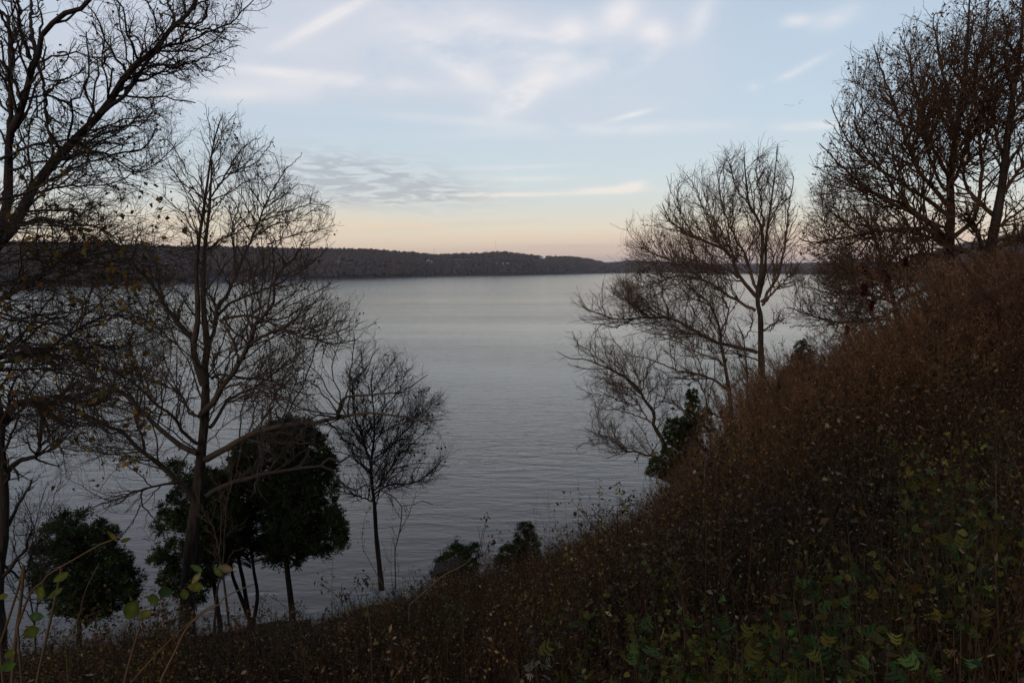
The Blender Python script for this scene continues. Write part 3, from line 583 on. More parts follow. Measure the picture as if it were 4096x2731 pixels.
# --- main left tree
tree('maple_tree', 'tall bare maple with furrowed trunk and wide low limbs, standing before the dark cedars', 'tree', 19.0,
     [(z3((1172, 1240), (1178, 950), (1210, 600), (1238, 400), (1262, 130)) + z2((1285, 1200), (1290, 1000), (1285, 880), (1300, 780), (1295, 690), (1280, 600), (1275, 450), (1272, 300), (1290, 100)) + z1((1310, 1330), (1320, 1200), (1330, 1000)), 66, 6, 0, .5),
      (z2((1285, 1000), (1245, 900), (1215, 800), (1218, 710), (1235, 650), (1242, 520), (1235, 400), (1228, 300), (1240, 150), (1262, 0)) + z1((1275, 1330), (1300, 1150), (1330, 950), (1365, 800), (1400, 720)), 30, 3, 0, -.8)],
     [(z2((1218, 720), (1130, 640), (1070, 550), (1010, 480), (950, 370), (860, 270), (780, 180), (700, 100)), 24, 4, 0, -1.6),
      (z2((1300, 800), (1345, 650), (1360, 540), (1335, 470), (1290, 400), (1275, 300)), 20, 6, .3, 1.2),
      (z2((1345, 620), (1365, 510), (1400, 470), (1460, 370), (1530, 200), (1600, 50)) + z1((1660, 1300), (1720, 1180), (1800, 1050)), 17, 3, .4, 1.8),
      (z2((1370, 560), (1450, 490), (1590, 430), (1700, 390), (1830, 380), (1950, 330)), 13, 3, .5, 2.2),
      (z2((1380, 600), (1450, 575), (1560, 570), (1680, 610), (1800, 660), (1960, 690), (2080, 680), (2195, 640)), 12, 3, .5, -.6),
      (z2((1262, 1190), (1350, 1090), (1430, 960), (1490, 870), (1570, 750), (1600, 640), (1680, 540), (1720, 480), (1715, 350), (1765, 280), (1850, 200), (1900, 100)), 26, 3, 0, -2.2),
      (z2((1570, 750), (1660, 690), (1740, 655), (1850, 690), (1980, 720), (2100, 745), (2230, 720)), 13, 3, -1, -2.6),
      (z2((1495, 860), (1470, 740), (1420, 650), (1395, 590), (1440, 560)), 12, 6, -.8, .4),
      (z2((1720, 380), (1810, 330), (1900, 280), (2000, 200), (2060, 120)), 8, 2, -1.8, -2.8),
      (z2((1325, 965), (1390, 935), (1520, 960), (1650, 970), (1780, 1010), (1900, 1060), (1990, 1060)), 11, 3, .2, 2.0),
      (z2((1400, 1030), (1500, 995), (1600, 1025), (1700, 1075), (1790, 1110), (1850, 1170), (1890, 1190)), 10, 3, -.4, -2.0),
      (z2((1315, 1270), (1370, 1190), (1430, 1100), (1530, 1050), (1650, 980), (1750, 900), (1850, 820), (1960, 760)), 15, 3, .2, 3.0),
      (z2((1290, 1470), (1420, 1400), (1560, 1320), (1680, 1275), (1830, 1255), (1980, 1240), (2100, 1205), (2195, 1200)) + zt((230, 545), (420, 525), (560, 540), (640, 548), (760, 572), (850, 560)), 27, 3, 0, -2.6),
      (zt((225, 545), (245, 460), (280, 430), (400, 415), (520, 412), (640, 380), (760, 300)), 13, 2, -1.6, -2.6),
      (z3((1290, 400), (1400, 330), (1550, 290), (1700, 250), (1850, 225), (2000, 210)) + zt((125, 845), (190, 860), (245, 950), (340, 985), (400, 950), (470, 975), (560, 1020), (610, 1080), (740, 1050), (800, 1070)), 20, 2, 0, 2.6),
      (zt((120, 848), (170, 795), (245, 815), (300, 775), (360, 785), (430, 810), (500, 870), (620, 840), (780, 820), (900, 850)), 12, 2, 1.6, 3.0),
      (zt((150, 570), (230, 640), (300, 740), (370, 800)), 8, 3, -1.4, .0),
      (z2((1240, 1430), (1130, 1380), (1040, 1310), (960, 1240), (870, 1160), (800, 1080), (710, 1020), (560, 960), (400, 930), (250, 890), (100, 830)), 24, 4, 0, 2.5),
      (z2((1235, 1370), (1150, 1300), (1090, 1200), (980, 1130), (880, 1030), (780, 950), (640, 900), (480, 850)), 15, 3, 0, -2.5),
      (z2((1250, 1200), (1190, 1180), (1160, 1100), (1100, 1040), (1000, 990), (870, 930), (760, 850), (640, 790)), 11, 3, 0, 3.0),
      (z3((1215, 420), (1130, 320), (1050, 240), (960, 160), (860, 90), (780, 0)) + z2((700, 1270), (560, 1200), (400, 1130), (250, 1080), (100, 1040)), 24, 4, 0, -3.0),
      (z3((1130, 300), (1000, 330), (870, 360), (740, 410), (600, 460), (480, 500), (380, 470)), 11, 2, -.3, -3),
      (z3((890, 360), (890, 450), (950, 510), (1000, 600), (960, 680), (900, 660)), 6, 2, -1.5, -1.0),
      (z3((880, 450), (830, 560), (770, 640), (700, 730)), 5, 2, -1.5, -2.4),
      (z2((1090, 640), (1000, 650), (920, 610), (850, 570), (700, 560), (560, 540)), 10, 3, -.8, .8),
      (z1((1320, 1330), (1250, 1220), (1150, 1150), (1070, 1050), (980, 980)), 8, 2, .5, 1.6),
      (z1((1310, 1250), (1400, 1120), (1480, 980), (1560, 900), (1640, 860)), 8, 2, .4, -1.2),
      (z1((1650, 1380), (1800, 1330), (1950, 1280), (2080, 1300)), 6, 2, 1.2, .2), (z1((1720, 1180), (1780, 1080), (1860, 1000), (1900, 960)), 6, 2, 1.4, 2.4), (z2((1680, 120), (1850, 60), (2000, 30), (2100, 0)), 6, 2, 1.0, 2.2), (z1((1330, 950), (1380, 860), (1440, 760), (1480, 700)), 6, 2, 0, .8), (z1((1400, 1120), (1520, 1050), (1620, 950), (1720, 960)), 6, 2, .4, -1),
      (z1((1660, 1300), (1760, 1240), (1860, 1160), (1960, 1170)), 6, 2, 1.2, .4),
      (z2((1620, 60), (1720, 0)) + z1((1850, 1380), (1960, 1320), (2060, 1260)), 7, 2, 1.2, 1.9),
      (z2((1330, 880), (1345, 830), (1370, 800), (1390, 795)), 12, 9, 0, .2)],
     [(0, 1000), (150, 800), (420, 640), (640, 500), (780, 430), (850, 440), (940, 430), (985, 510), (1060, 540), (1110, 600), (1180, 720), (1290, 760), (1345, 860), (1340, 960), (1300, 1010), (1500, 1120), (1550, 1230), (1540, 1330), (1340, 1420), (1270, 1560), (1280, 1760), (1200, 1900), (900, 2050), (560, 2120), (300, 2060), (0, 1950)],
     900, 4600, 16000, twig=M_TWIGM, up=.2, leaf='cluster', nleaf=3200, leafpal=BRN, leafsize=.065, n4=9000, tw=.0042, basept=1)
# --- young tree right of the cedars
tree('young_maple', 'slender young tree with a rounded fan of twigs, standing right of the dark cedars', 'tree', 24.0,
     [(zt((485, 1550), (470, 1400), (455, 1250), (445, 1080), (430, 950), (425, 820), (440, 700), (445, 560), (430, 420), (425, 330), (440, 240)), 24, 3, 0, .3)],
     [(zt((428, 850), (395, 740), (365, 640), (335, 560), (320, 470), (320, 390), (300, 280)), 11, 3, 0, -1),
      (zt((440, 1060), (400, 1040), (330, 1015), (230, 985), (180, 960)), 8, 2, 0, 1),
      (zt((440, 985), (480, 950), (530, 870), (600, 770), (690, 690), (770, 610)), 9, 2, 0, 1.4),
      (zt((445, 1010), (500, 970), (580, 950), (680, 940), (770, 890), (860, 850)), 8, 2, 0, -1.4),
      (zt((435, 820), (480, 770), (560, 700), (640, 620), (720, 520), (800, 430)), 7, 2, 0, 1),
      (zt((445, 640), (480, 540), (540, 450), (600, 380), (640, 260)), 6, 2, 0, -1),
      (zt((440, 700), (520, 620), (640, 570), (760, 510), (840, 470)), 6, 2, 0, -1.6),
      (zt((430, 760), (380, 690), (300, 650), (200, 600)), 5, 2, 0, 1),
      (zt((425, 900), (360, 830), (270, 770), (180, 740)), 5, 2, 0, -1),
      (zt((430, 420), (470, 330), (540, 240), (570, 170)), 5, 2, 0, .6),
      (zt((428, 420), (390, 320), (370, 210), (360, 140)), 5, 2, 0, -.6)],
     [(1310, 1950), (1290, 1700), (1300, 1540), (1370, 1430), (1440, 1370), (1540, 1370), (1640, 1380), (1740, 1480), (1790, 1600), (1830, 1690), (1830, 1800), (1790, 1900), (1750, 1990), (1600, 2030), (1480, 2010)],
     420, 2600, 11000, bark=M_BARKD, twig=M_TWIGD, up=.2, leaf='cluster', nleaf=240, leafpal=BRN, leafsize=.10, l1=(.4, 2.0), l2=(.25, 1.1), l3=(.12, .5), tw=.004, basept=1)
# --- right middle tree
tree('oak_tree', 'bare pale-barked oak standing tallest in the middle of the right bank brush', 'tree', 32.0,
     [(z5((1332, 1760), (1330, 1600), (1322, 1400), (1320, 1200), (1300, 1090), (1325, 900), (1332, 700), (1310, 600), (1250, 500), (1230, 350), (1215, 200)), 31, 4, 0, -.8),
      (z5((1305, 1080), (1340, 960), (1352, 850), (1355, 720), (1385, 500), (1410, 300), (1430, 120)), 15, 3, 0, 1)],
     [(z5((1302, 1080), (1230, 1000), (1170, 910), (1150, 850), (1100, 790), (1010, 745), (900, 700), (800, 640), (740, 570), (705, 500)), 16, 3, 0, -2.5),
      (z5((1300, 1060), (1255, 920), (1220, 800), (1160, 700), (1100, 560), (1060, 400), (1080, 280)), 13, 3, 0, 1.5),
      (z5((1332, 680), (1330, 500), (1300, 350), (1300, 200)), 9, 3, 0, .8),
      (z5((1325, 1110), (1400, 1000), (1450, 900), (1480, 700), (1500, 500), (1530, 320)), 13, 3, 0, 2),
      (z5((1330, 1130), (1420, 1030), (1500, 950), (1600, 830)), 10, 3, 0, -2),
      (z5((1290, 1165), (1190, 1110), (1080, 1040), (990, 985), (900, 955), (780, 950), (690, 985), (600, 1010), (500, 1050)), 13, 3, 0, 2.5),
      (z5((1180, 960), (1120, 905), (1000, 895), (920, 875), (800, 870), (690, 860), (560, 862), (470, 840)), 9, 2, -1, -3.5),
      (z5((1080, 1035), (980, 975), (850, 900), (730, 840), (600, 780), (520, 720), (480, 640)), 8, 2, 1, 3.5),
      (z5((1100, 790), (1040, 700), (990, 600), (950, 500), (900, 380), (860, 310)), 8, 2, -1.5, -2.5),
      (z5((1180, 860), (1110, 740), (1060, 640), (1000, 520), (960, 400), (950, 290)), 8, 2, .5, 1.5),
      (z5((900, 700), (830, 560), (800, 430), (810, 350)), 6, 2, -2, -2.4),
      (z5((1295, 1425), (1180, 1395), (1060, 1370), (960, 1320), (880, 1270), (800, 1230), (720, 1205), (620, 1205), (530, 1215), (410, 1215), (330, 1190), (230, 1150), (180, 1100)), 16, 2, 0, -3),
      (z5((620, 1205), (560, 1150), (480, 1100), (400, 1060), (390, 1010)), 6, 2, -2, -1),
      (z5((530, 1215), (460, 1250), (400, 1265), (330, 1250), (270, 1320)), 5, 2, -2.2, -3),
      (z5((960, 1320), (850, 1300), (760, 1250), (680, 1260), (620, 1230)), 6, 2, -1.4, .4),
      (z5((1338, 1290), (1400, 1250), (1462, 1218)), 8, 5, 0, -.4),
      (z5((1250, 500), (1180, 420), (1140, 300), (1115, 160)), 7, 2, -.4, .8),
      (z5((1320, 1480), (1200, 1440), (1080, 1430), (950, 1400), (840, 1330)), 7, 2, 0, 1.6)],
     [(2480, 1010), (2490, 880), (2530, 870), (2620, 850), (2700, 700), (2760, 640), (2860, 640), (2880, 580), (2970, 560), (3040, 580), (3110, 545), (3180, 630), (3200, 800), (3230, 1100), (3240, 1400), (3080, 1560), (2800, 1460), (2600, 1350), (2300, 1270), (2290, 1180), (2430, 1120)],
     680, 4300, 19000, up=.24, leaf='cluster', nleaf=260, leafpal=BRN, leafsize=.11, l1=(.6, 4.2), l2=(.4, 2.2), l3=(.2, .95), tw=.0055, basept=1)
# --- second stem pair beside it
tree('ash_tree', 'thinner bare tree just left of the right bank oak, behind the dark spire cedar', 'tree', 29.0,
     [(z6((1460, 720), (1450, 560), (1440, 430), (1410, 250), (1385, 100)) + z5((1065, 1290), (1050, 1230), (1010, 1140), (960, 1080), (880, 1020), (830, 950)), 22, 4, 0, -.6)],
     [(z5((1065, 1300), (1105, 1230), (1115, 1150), (1085, 1080), (1060, 1000), (1040, 940)), 8, 3, 0, 1),
      (z6((1435, 400), (1370, 360), (1290, 315), (1200, 300), (1100, 280), (1000, 240), (900, 205), (800, 195)), 11, 2, 0, -2),
      (z6((1410, 260), (1330, 200), (1230, 170), (1130, 110), (1020, 80), (930, 75)), 8, 2, 0, 1.4),
      (z6((1440, 400), (1500, 350), (1540, 330)), 7, 4, 0, -.5),
      (z6((1450, 560), (1400, 580), (1310, 540), (1290, 450), (1250, 370), (1200, 340), (1060, 330)), 10, 2, 0, .8),
      (z5((1010, 1140), (960, 1110), (880, 1080), (800, 1000), (760, 960)), 6, 2, 0, -1)],
     [(2450, 1500), (2480, 1380), (2600, 1300), (2600, 1120), (2700, 1050), (2860, 1080), (2930, 1100), (3000, 1400), (2990, 1640), (2800, 1720), (2600, 1650)],
     150, 900, 4200, up=.3, l1=(.4, 2.2), l2=(.3, 1.3), l3=(.15, .7), tw=.0045, basept=1)
tree('ash_tree', 'forked spindly tree in the gap between the bare oak and its thinner neighbour', 'tree', 30.0,
     [(z6((1495, 690), (1530, 560), (1550, 450), (1550, 300), (1535, 150), (1525, 70), (1490, 0)), 12, 4, 0, .3)],
     [(z6((1530, 90), (1570, 30)) + z5((1270, 1200), (1240, 1120)), 6, 2, 0, .5), (z6((1545, 290), (1500, 200), (1470, 150)), 5, 2, 0, -.5), (z6((1550, 400), (1600, 300), (1640, 260)), 5, 2, 0, .6)],
     [(2850, 1250), (3060, 1200), (3090, 1500), (3060, 1700), (2900, 1700)], 40, 250, 1200, up=.3, l1=(.3, 1.6), l2=(.2, 1.0), l3=(.1, .5), basept=1)
# --- leaning tree low over the water
tree('leaning_tree', 'bare tree leaning out left over the water from beside the dark spire cedar', 'tree', 26.0,
     [(z6((1085, 850), (1050, 790), (1020, 720), (960, 620), (970, 560), (930, 500), (900, 460), (870, 400), (790, 330), (700, 280), (600, 240), (540, 215), (440, 210), (360, 165)), 20, 2, 0, -2)],
     [(z6((1020, 720), (960, 630), (920, 590), (870, 500), (800, 440), (740, 400), (660, 340)), 9, 2, 0, 1.6),
      (z6((920, 590), (830, 560), (740, 530), (650, 530), (570, 500)), 6, 2, .6, 2),
      (z6((860, 500), (760, 480), (660, 440), (570, 430), (500, 400)), 6, 2, .8, 2.4),
      (z6((900, 460), (870, 350), (830, 260), (790, 200), (740, 130), (690, 60)), 6, 2, -.8, .6),
      (z6((600, 240), (560, 160), (500, 130), (450, 40)), 5, 2, -1.6, -1.2),
      (z6((790, 330), (740, 240), (700, 190), (700, 130)), 5, 2, -1.2, -.4),
      (z6((970, 560), (970, 500), (1010, 480), (1080, 485)), 6, 3, -.3, .4),
      (z6((1050, 790), (1000, 830), (880, 800), (800, 790), (740, 750), (660, 700), (620, 690), (560, 660), (520, 640)), 10, 2, 0, -2),
      (z6((660, 700), (670, 735), (600, 745), (540, 735), (480, 780)), 5, 2, -1.4, -2),
      (z6((740, 750), (700, 640), (690, 600)), 4, 2, -1.2, -.6),
      (z6((1060, 740), (1130, 640), (1170, 560), (1100, 500), (1000, 440), (900, 370)), 7, 2, .2, 1.4)],
     [(2230, 1420), (2260, 1310), (2440, 1290), (2500, 1320), (2700, 1400), (2780, 1500), (2760, 1750), (2700, 1850), (2500, 1830), (2300, 1820), (2340, 1700), (2340, 1640), (2290, 1560)],
     260, 1700, 7500, up=.2, l1=(.4, 2.0), l2=(.25, 1.2), l3=(.12, .55), tw=.004, basept=1, wig=.2)
# --- big right tree pair
RP = [(.10, .05, .03), (.13, .07, .04), (.075, .04, .026), (.17, .09, .03)]
O_R = [(3230, 1380), (3240, 1050), (3150, 900), (3250, 820), (3240, 660), (3330, 520), (3330, 400), (3390, 180), (3480, 200), (3570, 100), (3700, 40), (3750, -60), (4700, -60), (4700, 1450), (3300, 1450)]
tree('broad_oak', 'dark spreading oak with small brown leaves, left trunk of the right-hand pair', 'tree', 17.0,
     [(zr((1075, 1500), (1082, 1330), (1085, 1200), (1090, 1000), (1085, 850), (1110, 700), (1130, 560), (1150, 400), (1170, 200), (1180, 0)), 46, 6, 0, .3)],
     [(zr((1085, 1000), (1000, 900), (920, 800), (850, 600), (800, 450), (740, 300), (720, 220)), 18, 3, 0, -1.4),
      (zr((1090, 850), (1050, 800), (1000, 700), (930, 500), (890, 300), (840, 160)), 16, 3, 0, 1.2),
      (zr((1088, 1050), (950, 950), (800, 850), (650, 750), (560, 620), (510, 500)), 18, 3, 0, 1.6),
      (zr((1080, 1150), (950, 1050), (800, 980), (680, 900), (560, 800), (450, 690)), 17, 3, 0, -2),
      (zr((1080, 1180), (1000, 1080), (850, 980), (700, 930), (550, 870), (430, 800)), 15, 3, 0, 2.2),
      (zr((1085, 1210), (1000, 1120), (850, 1110), (700, 1120), (550, 1150), (420, 1170), (350, 1150)), 22, 3, 0, -1),
      (zr((1080, 1240), (980, 1230), (890, 1240), (800, 1290), (700, 1330), (600, 1370), (480, 1390)), 20, 3, 0, 1.6),
      (z7((1270, 420), (1100, 480), (950, 520), (700, 560), (560, 620), (420, 640)), 18, 3, 0, -1.8),
      (zr((1060, 1320), (950, 1340), (820, 1400), (700, 1450), (600, 1440), (480, 1480)), 13, 3, 0, -2.4),
      (zr((1060, 1380), (900, 1420), (780, 1520), (650, 1545), (500, 1550), (400, 1490)), 14, 3, 0, 1.6),
      (zr((1110, 700), (1080, 500), (1030, 250), (1000, 60)), 15, 3, 0, -.8),
      (zr((1120, 600), (1200, 400), (1250, 150), (1280, -50)), 15, 3, 0, 1.0),
      (zr((1095, 1150), (1200, 1050), (1240, 850), (1230, 600), (1280, 350), (1300, 100)), 18, 3, 0, -1.4),
      (zr((1085, 950), (1020, 850), (960, 650), (960, 450), (920, 200)), 13, 3, 0, 1.8),
      (zr((1090, 900), (1150, 760), (1180, 560), (1220, 400), (1210, 200)), 13, 3, 0, -1.8),
      (zr((1070, 1100), (900, 1020), (760, 820), (640, 640), (620, 480)), 12, 3, 0, -2.6),
      (zr((1000, 700), (900, 620), (780, 560), (700, 460), (640, 380)), 9, 2, .6, 1.6)],
     O_R, 640, 3000, 11500, bark=M_BARKD, twig=M_TWIGB, up=.2, leaf='x', nleaf=9500, leafpal=RP, leafsize=.05, tw=.0042, basept=1, l1=(.5, 2.6), l2=(.3, 1.4), l3=(.15, .6), n4=9000)
tree('broad_oak', 'dark thick leaning oak at the right edge, right trunk of the pair', 'tree', 16.0,
     [(zr((1240, 1520), (1250, 1330), (1280, 1200), (1320, 1000), (1350, 800), (1370, 600), (1400, 400), (1430, 200), (1440, 0)), 52, 8, 0, -.3)],
     [(z7((1630, 520), (1500, 420), (1400, 380), (1300, 350), (1100, 270), (900, 210), (600, 200)), 24, 5, 0, 1.6),
      (z7((1650, 380), (1560, 130), (1480, 0)), 18, 8, 0, -.6),
      (zr((1310, 1050), (1200, 950), (1150, 850), (1180, 700), (1160, 500)), 18, 3, 0, 1.4),
      (z7((1700, 480), (1850, 340), (2000, 290), (2200, 240)), 24, 8, 0, .6),
      (zr((1330, 950), (1400, 850), (1500, 700), (1600, 500)), 16, 3, 0, -1),
      (zr((1350, 800), (1300, 600), (1290, 400), (1330, 150)), 14, 3, 0, 1),
      (zr((1370, 600), (1450, 400), (1500, 150)), 13, 3, 0, -1),
      (zr((1290, 1180), (1420, 1130), (1560, 1150)), 13, 3, 0, -1),
      (zr((1300, 1120), (1450, 1000), (1600, 950)), 13, 3, 0, 1),
      (zr((1390, 450), (1350, 300), (1380, 100)), 9, 3, 0, .4)],
     [(3500, 1400), (3600, 600), (3700, 100), (3800, -60), (4900, -60), (4900, 1450)], 330, 1600, 6200, bark=M_BARKD, twig=M_TWIGB, up=.2, leaf='x', nleaf=4600, leafpal=RP, leafsize=.05, tw=.0042, basept=1, l1=(.5, 2.4), l2=(.3, 1.4), l3=(.15, .6))
tree('beech_tree', 'twiggy low tree with yellow and rust leaves, left of the spreading oak', 'tree', 22.0,
     [(z7((800, 1330), (795, 1250), (780, 1150), (720, 950), (690, 800), (640, 680), (600, 560), (560, 380), (480, 200), (430, 0)), 26, 4, 0, .4)],
     [(z7((780, 1150), (600, 1120), (400, 1140), (100, 1140), (-100, 1100), (-400, 980)), 12, 3, 0, -1),
      (z7((720, 950), (560, 880), (350, 850), (160, 860), (-60, 820), (-300, 700)), 10, 2, 0, 1.6),
      (z7((690, 800), (800, 640), (700, 660), (480, 760), (250, 840), (0, 800)), 9, 2, 0, -1.6),
      (z7((640, 680), (450, 700), (200, 690), (0, 500), (-150, 420)), 9, 2, 0, 1),
      (z7((600, 560), (450, 500), (250, 480), (100, 300), (0, 100), (-50, -200)), 8, 2, 0, -1),
      (z7((620, 600), (700, 480), (850, 330), (1000, 250)), 8, 2, 0, 1),
      (z7((560, 380), (400, 250), (200, 100), (80, -100), (60, -350)), 7, 2, 0, -1.4),
      (z7((480, 200), (480, 0), (420, -250), (400, -450)), 7, 2, 0, 1),
      (z7((720, 950), (900, 850), (1060, 800), (1200, 760)), 8, 2, 0, .6),
      (z7((690, 800), (560, 640), (300, 600), (100, 620)), 7, 2, 0, -2),
      (z7((780, 1200), (650, 1180), (450, 1250), (300, 1240)), 7, 2, 0, 1.8)],
     [(3110, 1450), (3150, 1200), (3130, 900), (3220, 760), (3280, 650), (3330, 700), (3500, 750), (3800, 900), (3850, 1250), (3700, 1400), (3400, 1430)],
     460, 2600, 12000, bark=M_BARKD, twig=M_TWIG, up=.22, leaf='x', nleaf=1900, leafpal=[(.16, .085, .02), (.11, .045, .02), (.08, .035, .02), (.20, .12, .025)], leafsize=.055, tw=.0042, basept=1, l1=(.4, 2.4), l2=(.3, 1.3), l3=(.15, .6), ms=1.0)
# --- left edge trees
YL = [(.16, .105, .018), (.12, .075, .016), (.20, .14, .03), (.09, .075, .02), (.10, .05, .02)]
tree('old_maple', 'large near maple at top left, thick forked limb sweeping up right against the sky', 'tree', 12.0,
     [(z1((-700, 3000), (-420, 2300), (-150, 1750), (0, 1510), (100, 1400), (200, 1190), (350, 1005), (480, 865), (640, 705), (720, 590), (800, 455), (880, 385), (950, 340), (1040, 230), (1090, 155), (1200, 70), (1250, -30)), 84, 13, 0, 1.0),
      (z1((-420, 2300), (-100, 1700), (40, 1300), (50, 1190), (55, 1000), (60, 850), (120, 720), (170, 560), (200, 430), (240, 345), (270, 200), (370, 120), (430, 70), (520, 50), (580, -20)), 52, 14, 0, -.6)],
     [(z1((640, 710), (760, 610), (850, 500), (940, 370), (1040, 290), (1130, 282), (1280, 210), (1440, 150), (1500, 90), (1590, 0)), 16, 4, .5, 1.6),
      (z1((860, 505), (950, 490), (1040, 430), (1190, 400), (1300, 350), (1400, 320), (1490, 290)), 9, 3, .8, 2.2),
      (z1((1220, 395), (1270, 440), (1330, 440), (1400, 420), (1470, 430)), 6, 2, 1.4, 1.8),
      (z1((1045, 440), (1120, 490), (1200, 520), (1180, 580)), 5, 2, 1.2, 1.0),
      (z1((1090, 155), (1160, 150), (1240, 150), (1295, 90), (1290, -20)), 11, 5, 1, .4),
      (z1((1090, 155), (1085, 80), (1050, 20), (1070, -30)), 11, 5, 1, 1.5),
      (z1((1440, 150), (1520, 160), (1600, 210)), 5, 2, 1.6, 1.7),
      (z1((1290, 180), (1380, 200), (1450, 270), (1510, 290)), 5, 2, 1.2, .8),
      (z1((880, 390), (890, 290), (850, 230), (800, 200), (720, 180), (680, 100)), 8, 2, .6, .2),
      (z1((800, 200), (830, 130), (860, 60)), 4, 2, .4, .6),
      (z1((1040, 290), (1050, 210), (1090, 160)), 6, 4, .9, 1.0),
      (z1((230, 370), (195, 160), (200, -20)), 18, 8, 0, .6), (z1((190, 360), (130, 190), (105, -20)), 16, 8, 0, -.6),
      (z1((60, 850), (65, 500), (60, 300), (50, 130), (0, 70)), 18, 10, 0, .8),
      (z1((240, 400), (280, 590), (290, 750), (320, 900), (330, 980)), 13, 5, 0, -.4), (z1((285, 600), (420, 640), (450, 690), (560, 740), (700, 760)), 9, 3, 0, 1),
      (z1((280, 590), (380, 510), (480, 470), (530, 430)), 9, 3, 0, .8), (z1((360, 330), (430, 345), (390, 420), (300, 480)), 7, 3, 0, .6),
      (z1((490, 880), (560, 940), (700, 965), (800, 960), (900, 930), (950, 860), (980, 790)), 12, 4, .5, 1.4),
      (z1((0, 1000), (200, 915), (400, 880), (600, 850), (800, 800), (900, 700), (1050, 620)), 11, 3, -.5, .8),
      (z1((0, 1250), (150, 1210), (300, 1140), (450, 1060), (600, 1000), (720, 990), (850, 1080), (1000, 1010), (1100, 900)), 12, 3, -1, .5),
      (z1((180, 1240), (350, 1175), (550, 1165), (700, 1150), (850, 1080), (960, 990)), 10, 3, 0, 1.2),
      (z1((80, 1440), (250, 1365), (400, 1410), (600, 1420), (700, 1480), (800, 1560)), 13, 4, -.4, .4),
      (z1((650, 690), (780, 640), (900, 700), (960, 760), (1080, 840)), 7, 2, .6, 1.4),
      (z1((500, 220), (600, 260), (660, 300), (660, 400)), 5, 2, .4, .6), (z1((0, 80), (60, 200), (80, 350), (60, 480)), 10, 6, -.4, .2)],
     [(-200, 1100), (-200, -80), (1150, -80), (1130, 30), (1040, 110), (1020, 160), (960, 220), (940, 270), (850, 300), (760, 370), (740, 420), (790, 470), (700, 650), (500, 950), (200, 1080)],
     430, 1900, 8500, bark=M_BARKD, twig=M_TWIGD, up=.12, leaf='x', nleaf=500, leafpal=YL, leafsize=.06, tw=.0026, l1=(.25, 1.5), l2=(.15, .8), l3=(.07, .34), wig=.24, n4=6000)
tree('edge_tree', 'dark crooked trunk cut off by the left edge, low limb reaching above the bush cedar', 'tree', 8.5,
     [(z3((15, 1560), (10, 1250), (-10, 1000), (5, 800), (25, 640), (28, 450), (20, 250), (0, 60)) + z2((10, 1280), (-10, 1150), (-40, 1000)), 44, 30, 0, 0)],
     [(z2((10, 1240), (60, 1180), (130, 1110), (300, 1115), (450, 1085), (560, 1125), (640, 1105), (700, 1045), (780, 1040)), 34, 8, 0, .6),
      (z2((20, 1568), (130, 1470), (230, 1440), (255, 1300), (265, 1180), (290, 1115)), 24, 7, 0, -.3),
      (z2((240, 1430), (280, 1350), (370, 1395), (500, 1415), (600, 1410), (750, 1380)), 7, 2, -.2, .5),
      (z3((0, 800), (60, 860), (120, 900), (170, 850), (220, 700)), 12, 4, 0, .4)],
     [(-100, 2400), (-100, 1300), (300, 1400), (650, 1500), (560, 1900), (300, 2100), (200, 2450)], 60, 340, 1500, bark=M_BARKD, twig=M_TWIGD, up=.2, tw=.0022, l1=(.25, 1.0), l2=(.15, .5), l3=(.06, .25), basept=1)
